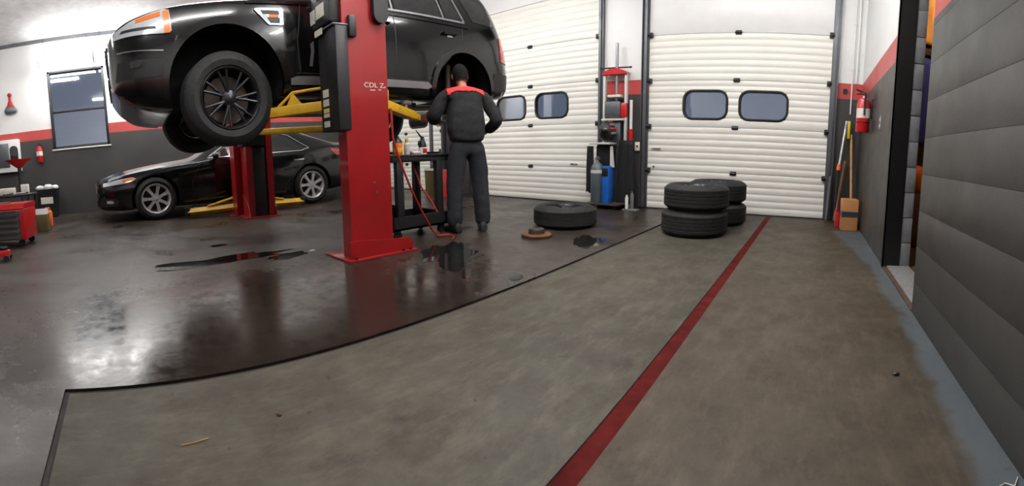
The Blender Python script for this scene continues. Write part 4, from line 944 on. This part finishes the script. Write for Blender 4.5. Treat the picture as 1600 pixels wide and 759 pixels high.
tag(cloth_sheet('welding_apron', 'cloth_black', -2.86, -2.55, 6.00, 0.05, 1.02, 0.014, seed=2), 'long black welding apron hanging next to the blue machine', 'apron')
tag(MB().prism([(-2.90,0.62),(-2.83,0.62),(-2.86,0.93),(-2.90,0.93)], 5.86, 5.875, 'y').build('work_glove', 'pale_plastic'), 'pale glove hanging over the blue machine', 'glove')
wb = tag(MB().bx(-2.63, -2.545, 6.15, 6.199, 0.87, 1.00, 0.006).build('switch_box', 'label_paper'), 'small beige switch box on the pier beside the door', 'switch')
MB().bx(-2.60, -2.575, 6.142, 6.152, 0.92, 0.955, 0.003).build('switch', 'dark_steel', wb)
tag(MB().bx(-2.66, -2.44, 5.80, 5.93, 0.0, 0.02, 0.004).build('metal_tray', 'aluminium'), 'pale metal tray on floor at the pier foot', 'tray')
tag(MB().lathe([(0.001,0),(0.024,0),(0.024,0.16),(0.012,0.185),(0.012,0.2),(0.001,0.2)], 14).build('tube_bottle', 'white_plastic', None, T(-2.62, 5.87, 0.021)), 'white tube bottle standing in the metal tray', 'bottle')
tag(MB().lathe([(0.001,0),(0.026,0),(0.026,0.20),(0.02,0.22),(0.012,0.225),(0.012,0.25),(0.001,0.255)], 14).build('spray_can', 'silver_trim', None, T(-2.545, 5.885, 0.021)), 'silver spray can standing in the metal tray', 'can')

# ------------------------------------------------------------------ right corner by the door
def extinguisher(loc, rz, label, s=1.0):
    t = thing('fire_extinguisher', label, 'extinguisher', loc, rz); t.scale = (s, s, s)
    MB().lathe([(0.001,0),(0.066,0),(0.074,0.012),(0.074,0.30),(0.06,0.345),(0.03,0.365),(0.022,0.39)], 24).build('cylinder', 'bright_red', t)
    MB().lathe([(0.0745,0.15),(0.0755,0.151),(0.0755,0.25),(0.0745,0.251)], 24, closed=True).build('paper_label', 'label_paper', t)
    MB().lathe([(0.075,0.10),(0.077,0.101),(0.077,0.112),(0.075,0.113)], 24, closed=True).build('strap', 'black_plastic', t)
    MB().bx(-0.02, 0.02, -0.02, 0.02, 0.385, 0.425, 0.005).tube([(0,-0.01,0.425),(0,-0.09,0.45)], 0.009, 6).tube([(0,-0.01,0.41),(0,-0.085,0.405)], 0.008, 6).build('valve', 'dark_steel', t)
    MB().tube([(0.02,0,0.405),(0.07,0,0.40),(0.09,0,0.33),(0.085,0,0.18)], 0.011, 8).build('hose', 'rubber', t)
    MB().bx(-0.04, 0.04, 0.074, 0.095, 0.15, 0.36, 0.004).build('bracket', 'dark_steel', t); return t
extinguisher((XR-0.096, 4.98, 1.19), math.radians(-90), 'red fire extinguisher on near side wall beside the doorway', 1.05)
sw = tag(MB().bx(XR-0.008, XR, 4.215, 4.305, 1.185, 1.32, 0.003).build('wall_plate', 'block_grey'), 'grey electrical plate on near side wall', 'socket')
for z in (1.225, 1.28): MB().bx(XR-0.011, XR-0.007, 4.243, 4.277, z-0.014, z+0.014, 0.002).build('outlet', 'pale_plastic', sw)
for x, r in ((0.545, 0.016), (0.49, 0.010)):
    o = MB().cyl((x, YF-0.02, 1.93 if x > 0.5 else 1.5), (x, YF-0.02, ZC), r, n=10).build('conduit', 'white_plastic')
    tag(o, 'thick white conduit running up the corner of the far wall' if x > 0.5 else 'thin white conduit beside the thicker one in the corner', 'conduit')
    for z in (2.1, 2.7): MB().bx(x-r-0.012, x+r+0.012, YF-0.012, YF, z, z+0.03, 0.003).build('clamp', 'pale_plastic', o)
jb = tag(MB().cyl((0.40, YF-0.03, 1.815), (0.40, YF, 1.815), 0.035, n=18).build('round_knob', 'dark_steel'), 'dark round knob on the red stripe beside white door', 'knob')
sq = thing('floor_scraper', 'silver scraper pole with yellow head standing in the corner', 'scraper', (0.34, 6.02, 0.0))
MB().tube([(0.025,0,0.72),(0.10,0.10,1.36)], 0.020, 10).build('shaft', 'aluminium', sq)
MB().bx(0.085, 0.115, 0.06, 0.12, 1.28, 1.40, 0.006).build('clamp', 'aluminium', sq); MB().bx(0.12, 0.155, 0.05, 0.12, 1.16, 1.40, 0.006).build('yellow_head', 'yellow', sq)
MB().tube([(0.03,0,0.80),(0.022,-0.005,0.72)], 0.030, 10).build('orange_grip', 'orange', sq); MB().tube([(0.022,0,0.72),(0.0,-0.06,0.012)], 0.016, 8).build('lower_shaft', 'dark_steel', sq)
br = thing('push_broom', 'wooden handled broom standing behind the cardboard box', 'broom', (0.55, 5.72, 0))
MB().tube([(0.0,0.02,0.12),(-0.03,0.42,1.22)], 0.017, 10).build('handle', 'wood', br)
MB().bx(-0.10, 0.06, -0.03, 0.05, 0.075, 0.125, 0.008).build('head', 'wood_dark', br); MB().bx(-0.10, 0.06, -0.035, 0.055, 0.0, 0.077, 0.006).build('bristles', 'black_plastic', br)
tag(MB().tube([(0.345,5.93,0.03),(0.46,6.12,0.85)], 0.024, 4).build('timber_strip', 'wood_dark'), 'brown timber strip leaning in the corner', 'timber')
tag(MB().tube([(0.24,5.98,0.03),(0.275,6.14,0.62)], 0.028, 4).build('metal_strip', 'track_steel'), 'grey metal strip leaning beside the door track', 'metal strip')
cb = tag(MB().bx(-0.10, 0.10, -0.11, 0.11, 0, 0.385, 0.005).build('cardboard_box', 'cardboard', None, T(0.495, 5.46, 0.001) @ RZ(0.06)), 'upright cardboard box with dark tape in the corner', 'box')
MB().bx(-0.102, 0.102, -0.112, 0.112, 0.165, 0.235).build('tape', 'tape_dark', cb); MB().bx(-0.101, 0.101, -0.004, 0.004, 0.383, 0.388).build('flap_gap', 'wood_dark', cb)
tag(MB().bx(0.33, 0.385, 5.58, 5.72, 0, 0.19, 0.01).cyl((0.357,5.65,0.19),(0.357,5.65,0.24),0.018,n=10).build('fuel_can', 'bright_red'), 'small red can half hidden behind the cardboard box', 'can')

# ------------------------------------------------------------------ things in the next room
tag(cloth_sheet('orange_jacket', 'orange_cloth', 0.98, 1.55, 4.62, 2.14, 2.62, 0.04, seed=1), 'orange work jacket hanging high beyond the doorway', 'jacket')
tag(cloth_sheet('blue_overall', 'blue_cloth', 0.98, 1.55, 4.62, 1.09, 2.00, 0.04, seed=3), 'blue overall hanging beyond the doorway', 'overall')
rk = thing('garment_rail', 'dark rail and shelf holding clothes beyond the doorway', 'rail', (1.25, 4.68, 0))
MB().bx(-0.34, 0.42, -0.10, 0.16, 2.03, 2.10, 0.005).build('shelf', 'brown_dark', rk)
for x in (-0.32, 0.40): MB().bx(x-0.02, x+0.02, 0.08, 0.14, 0.004, 2.75, 0.003).build('upright', 'dark_steel', rk)
MB().cyl((-0.32,0.08,2.66),(0.40,0.08,2.66),0.014,n=8).build('bar', 'dark_steel', rk)
cn = tag(MB().bx(0.93, 1.62, 4.42, 4.76, 0.004, 0.60, 0.006).build('cabinet', 'brown_dark'), 'low brown cabinet under the hanging clothes', 'cabinet')
MB().bx(0.95, 1.27, 4.412, 4.421, 0.03, 0.57, 0.003).build('door', 'wood_dark', cn); MB().bx(1.28, 1.60, 4.412, 4.421, 0.03, 0.57, 0.003).build('door', 'wood_dark', cn)
tag(MB().lathe([(0.001,0),(0.12,0),(0.13,0.02),(0.125,0.17),(0.10,0.23),(0.05,0.262),(0.001,0.265)], 20).build('hard_hat_bin', 'orange', None, T(1.09, 4.55, 0.601)), 'rounded orange container on the brown cabinet', 'container')

# ------------------------------------------------------------------ left side: tool chest, bins, machine
tc = thing('tool_chest', 'red tool chest with dark drawers at the left edge', 'tool chest', (-5.80, -1.75, 0), math.radians(-6))
MB().bx(-0.25, 0.25, -0.62, 0.50, 0.09, 0.50, 0.02).prism([(-0.26,0.50),(0.26,0.50),(0.22,0.565),(-0.26,0.565)], -0.62, 0.50, 'y').build('body', 'bright_red', tc)
for k in range(5):
    d = MB().bx(0.235, 0.275, -0.60, 0.43, 0.105+0.076*k, 0.172+0.076*k, 0.005).build('drawer', 'drawer_grey', tc)
    MB().bx(0.27, 0.288, -0.56, 0.40, 0.160+0.076*k, 0.168+0.076*k, 0.003).build('handle', 'black_plastic', d)
for x in (-0.2, 0.2):
    for y in (-0.55, 0.42): MB().cyl((x-0.015,y,0.045),(x+0.015,y,0.045),0.045,n=14).bx(x-0.02,x+0.02,y-0.02,y+0.02,0.06,0.095).build('caster', 'rubber', tc)
tag(MB().tube([(0,0,0.012),(0.02,0.26,0.014)], 0.011, 8).ell((0,-0.02,0.014), (0.02,0.028,0.014), 10, 6).build('wrench', 'chrome', None, T(-5.72,-1.75,0.566)), 'chrome wrench lying on the red tool chest', 'tool')
fj = thing('floor_jack', 'red floor jack at the bottom left edge by the tool chest', 'jack', (-4.62, -1.55, 0), math.radians(4))
MB().bx(-0.05, 0.05, -0.5, 0.27, 0.05, 0.12, 0.012).build('frame', 'bright_red', fj)
for y in (-0.45, 0.24):
    for x in (-0.075, 0.075): MB().cyl((x-0.02,y,0.035),(x+0.02,y,0.035),0.035,n=12).build('wheel', 'dark_steel', fj)
MB().cyl((0,0.2,0.12),(0,0.2,0.15),0.05,n=14).build('saddle', 'dark_steel', fj); MB().tube([(0,-0.45,0.1),(0,-0.7,0.5)], 0.016, 8).build('handle', 'dark_steel', fj)
wt = thing('side_table', 'dark side table with clutter behind the red tool chest', 'table', (-7.1, -2.0, 0))
MB().bx(-0.30, 0.30, -0.62, 0.55, 0.60, 0.635, 0.008).build('top', 'dark_steel', wt)
for x in (-0.26, 0.26):
    for y in (-0.58, 0.51): MB().bx(x-0.022, x+0.022, y-0.022, y+0.022, 0, 0.60, 0.003).build('leg', 'dark_steel', wt)
MB().bx(-0.28, 0.28, -0.58, 0.52, 0.20, 0.22, 0.004).build('shelf', 'dark_steel', wt)
tag(MB().bx(-0.09,0.09,-0.20,0.20,0,0.11,0.006).build('parts_carton', 'label_paper', None, T(-7.12,-1.98,0.636)), 'long pale carton on the dark side table', 'box')
tag(MB().bx(-0.06,0.06,-0.06,0.06,0,0.15,0.006).build('parts_carton', 'paper', None, T(-7.12,-1.60,0.636)), 'small pale carton beside the red funnel', 'box')
for k, (x, y, a, l) in enumerate(((-6.95,-2.3,0.4,0.28),(-6.92,-1.85,1.2,0.24),(-6.95,-1.62,-0.5,0.22))):
    tag(MB().tube([(0,-l/2,0.014),(0,l/2,0.014)], 0.013, 8).cyl((0,l/2,0.0),(0,l/2,0.03),0.022,n=10).build('hand_tool', 'chrome' if k != 1 else 'black_plastic', None, T(x,y,0.636) @ RZ(a)),
        ('chrome tool at the left end of the side table', 'black tool in the middle of the side table', 'chrome tool at the right end of the side table')[k], 'tool', 'tools on the side table')
fn = thing('oil_drain', 'red oil drain funnel on a dark stem beside white cabinet', 'drain', (-8.0, -1.87, 0))
MB().lathe([(0.02,1.07),(0.05,1.09),(0.235,1.225),(0.245,1.245),(0.235,1.245),(0.05,1.12),(0.02,1.10)], 28, closed=True).build('funnel', 'bright_red', fn)
MB().cyl((0,0,0.45),(0,0,1.09),0.035,n=14).build('stem', 'black_plastic', fn); MB().lathe([(0.001,0.06),(0.17,0.06),(0.18,0.08),(0.18,0.42),(0.15,0.46),(0.001,0.46)], 24).build('tank', 'black_plastic', fn)
for k in range(3): MB().cyl((0.15*math.cos(2.1*k)-0.012,0.15*math.sin(2.1*k),0.03),(0.15*math.cos(2.1*k)+0.012,0.15*math.sin(2.1*k),0.03),0.03,n=12).build('caster', 'rubber', fn)
wm = thing('wall_cabinet', 'white cabinet with oval window on the wall at the left edge', 'cabinet', (XL, -2.42, 0), 0)
MB().bx(0.0, 0.16, -0.36, 0.22, 1.05, 1.78, 0.02).build('case', 'white_plastic', wm)
MB().bx(0.155, 0.172, -0.30, -0.02, 1.16, 1.70, 0.006).build('side_panel', 'track_steel', wm)
pl_ = rrect(0.09, 1.44, 0.15, 0.34, 0.07)
MB().prism(pl_, 0.155, 0.172, 'x').build('oval_window', 'window_glass', wm); MB().prism(rrect(0.09, 1.44, 0.19, 0.38, 0.09), 0.15, 0.164, 'x').build('window_trim', 'dark_steel', wm)
extinguisher((XL+0.10, -1.76, 1.21), math.radians(90), 'small red fire extinguisher on the wall below the window', 0.95)
wh = thing('wall_bell', 'red and grey bell-shaped thing hanging on the white wall', 'wall fitting', (XL+0.005, -2.33, 2.36))
MB().ell((0.05,0,0.42),(0.045,0.05,0.05),14,8).lathe([(0.03,0.40),(0.035,0.3),(0.07,0.2),(0.12,0.13)], 20, T(0.06,0,0) @ Matrix.Diagonal((0.45,1,1,1))).build('red_top', 'hose_red', wh)
MB().lathe([(0.115,0.14),(0.15,0.08),(0.145,0.03),(0.10,0.0),(0.001,-0.01)], 20, T(0.065,0,0) @ Matrix.Diagonal((0.42,1,1,1))).build('grey_bowl', 'cyl_grey', wh)
bn = thing('waste_bin', 'dark waste bin heaped with white paper against the wall', 'bin', (-9.35, -1.62, 0))
rows = []
for z, w, d in ((0,0.19,0.15),(0.56,0.235,0.185),(0.60,0.25,0.20),(0.61,0.25,0.20),(0.60,0.23,0.18),(0.06,0.17,0.13)):
    rows.append([(sx*d, sy*w, z) for sx, sy in ((1,-1),(1,1),(-1,1),(-1,-1))])
mb = MB().grid(rows, close=True); mb.f.append((0,1,2,3)); mb.f.append((20,21,22,23)); mb.build('tub', 'black_plastic', bn)
MB().bx(0.168, 0.183, -0.12, 0.14, 0.30, 0.44).build('white_notice', 'label_paper', bn)
for k, (dx, dy, s) in enumerate(((0.02,-0.15,0.075),(0.0,0.03,0.085),(-0.02,0.18,0.065))):
    mb = MB().ell((0,0,0), (s, s*1.25, s*0.7), 10, 7)
    mb.v = [tuple(Vector(v)*(1+0.28*mnoise.noise(Vector(v)*22+Vector((k*3,0,0))))) for v in mb.v]
    tag(mb.build('crumpled_paper', 'paper', None, T(-9.35+dx, -1.62+dy, 0.61+s*0.45), angle=15), ('crumpled white paper at the left of the waste bin', 'largest crumpled white paper on the waste bin', 'crumpled white paper at the right of the waste bin')[k], 'paper', 'papers in the waste bin')
oj = tag(MB().bx(-0.08, 0.08, -0.07, 0.07, 0, 0.28, 0.03).build('jug', 'orange', None, T(-7.55, -1.33, 0.001)), 'orange plastic jug on the floor beside the olive box', 'jug')
MB().tube([(0,-0.05,0.28),(0,-0.04,0.33),(0,0.03,0.33),(0,0.04,0.28)], 0.012, 8).build('handle', 'orange', oj); MB().cyl((0.05,0,0.28),(0.05,0,0.31),0.025,n=12).build('cap', 'black_plastic', oj)
ob = tag(MB().bx(-0.12, 0.12, -0.11, 0.11, 0, 0.27, 0.006).build('carton', 'olive', None, T(-7.10, -1.36, 0.001)), 'olive brown box on floor next to the red tool chest', 'box')
MB().prism([(-0.10,0.27),(0.06,0.27),(0.02,0.36),(-0.12,0.34)], -0.09, 0.10, 'y').build('open_flap', 'paper', ob)
tag(MB().bx(-0.07, 0.07, -0.08, 0.08, 0, 0.11, 0.005).build('small_carton', 'cardboard', None, T(-7.30, -1.55, 0.222)), 'small tan carton on the side table shelf', 'box')

# ------------------------------------------------------------------ behind the cart: bins at the pier
rb = tag(MB().lathe([(0.001,0),(0.13,0),(0.135,0.01),(0.15,0.50),(0.155,0.52),(0.14,0.52),(0.13,0.05)], 20).build('trash_drum', 'olive', None, T(-6.50, 5.55, 0.001)), 'olive drum standing at the far wall behind the cart', 'drum')
MB().lathe([(0.156,0.50),(0.162,0.505),(0.162,0.53),(0.156,0.535)], 20, closed=True).build('rim', 'pale_plastic', rb)
tag(MB().bx(-0.10,0.10,-0.10,0.10,0,0.52,0.01).build('parts_case', 'hose_red', None, T(-6.15, 5.62, 0.001)), 'dull red upright case next to the olive drum', 'case')
gp = tag(MB().cyl((0,0,0.012),(0,0,1.9),0.04,n=14).build('steel_pole', 'track_steel', None, T(-6.85, 5.85, 0.0)), 'grey steel pole standing near the far wall behind the cart', 'pole')
MB().bx(-0.12,0.12,-0.12,0.12,0,0.014,0.003).build('base_plate', 'dark_steel', gp)

# ------------------------------------------------------------------ puddles and scraps on the floor
def blob(name, m, x, y, rx, ry, rot, label, cat, seed, z=0.0012, h=0.0015, amp=0.35):
    pts = []
    for i in range(28):
        a = 2*PI*i/28; k = 1+amp*mnoise.noise(Vector((math.cos(a)*1.7+seed*5.3, math.sin(a)*1.7, seed)))+amp*0.5*mnoise.noise(Vector((math.cos(a)*4, math.sin(a)*4+seed*3, 1)))
        px, py = rx*k*math.cos(a), ry*k*math.sin(a); pts.append((x+px*math.cos(rot)-py*math.sin(rot), y+px*math.sin(rot)+py*math.cos(rot)))
    return tag(MB().prism(pts, z-0.001, z+h, 'z').build(name, m), label, cat, 'puddles on the wet slab' if cat == 'puddle' else None)
blob('puddle', 'oil_water', -3.80, 0.85, 0.14, 0.62, 0.05, 'long dark puddle on the floor left of red post', 'puddle', 1, amp=0.6)
blob('puddle', 'oil_water', -3.62, 1.40, 0.10, 0.20, 0.3, 'dark puddle at the left foot of the red post', 'puddle', 2, amp=0.5)
blob('puddle', 'oil_water', -4.49, 0.95, 0.06, 0.09, 0.2, 'small dark puddle farther off below the raised front wheel', 'puddle', 3)
blob('puddle', 'oil_water', -2.18, 2.16, 0.045, 0.13, 0.75, 'small dark puddle right of the red post foot', 'puddle', 4)
blob('puddle', 'oil_water', -2.02, 3.62, 0.14, 0.30, 0.55, 'dark puddle in front of the single lying wheel', 'puddle', 5, amp=0.6)
blob('puddle', 'oil_water', -1.86, 2.32, 0.05, 0.08, 0.6, 'small wet patch against the slab joint', 'puddle', 6)
blob('puddle', 'oil_water', -2.70, 2.45, 0.22, 0.40, 0.75, 'broad wet patch right of the red post', 'puddle', 8, amp=0.6)
tag(MB().box((0,0,0.004), (0.045,0.05,0.004), 0, Matrix.Rotation(0.08,3,'X')).build('paper_scrap', 'paper', None, T(-3.66, 1.70-0.05, 0.003)), 'white paper scrap on wet floor left of red post', 'scrap')
tag(MB().ell((0,0,0.007),(0.016,0.010,0.007),8,6).build('grit', 'black_plastic', None, T(0.397,1.723,0.0)), 'small dark crumb on the floor near the side wall', 'debris')
tag(MB().ell((0,0,0.004),(0.012,0.010,0.005),8,6).build('grit', 'brown_dark', None, T(-1.368,0.458,0.0)), 'small brown crumb on the pale slab', 'debris')
tag(MB().tube([(0,0,0.003),(-0.003,0.045,0.003),(-0.011,0.09,0.004)], 0.0018, 6).build('straw', 'wood', None, T(-1.319,0.113,0.0)), 'thin straw lying on the pale slab corner', 'debris')
tag(MB().tube([(0,0,0.003),(0.03,0.01,0.003),(0.05,-0.01,0.004),(0.075,0.02,0.003)], 0.0022, 6).build('wire_scrap', 'pale_plastic', None, T(0.55,1.04,0.0)), 'bent pale wire scrap at the foot of side wall', 'debris')
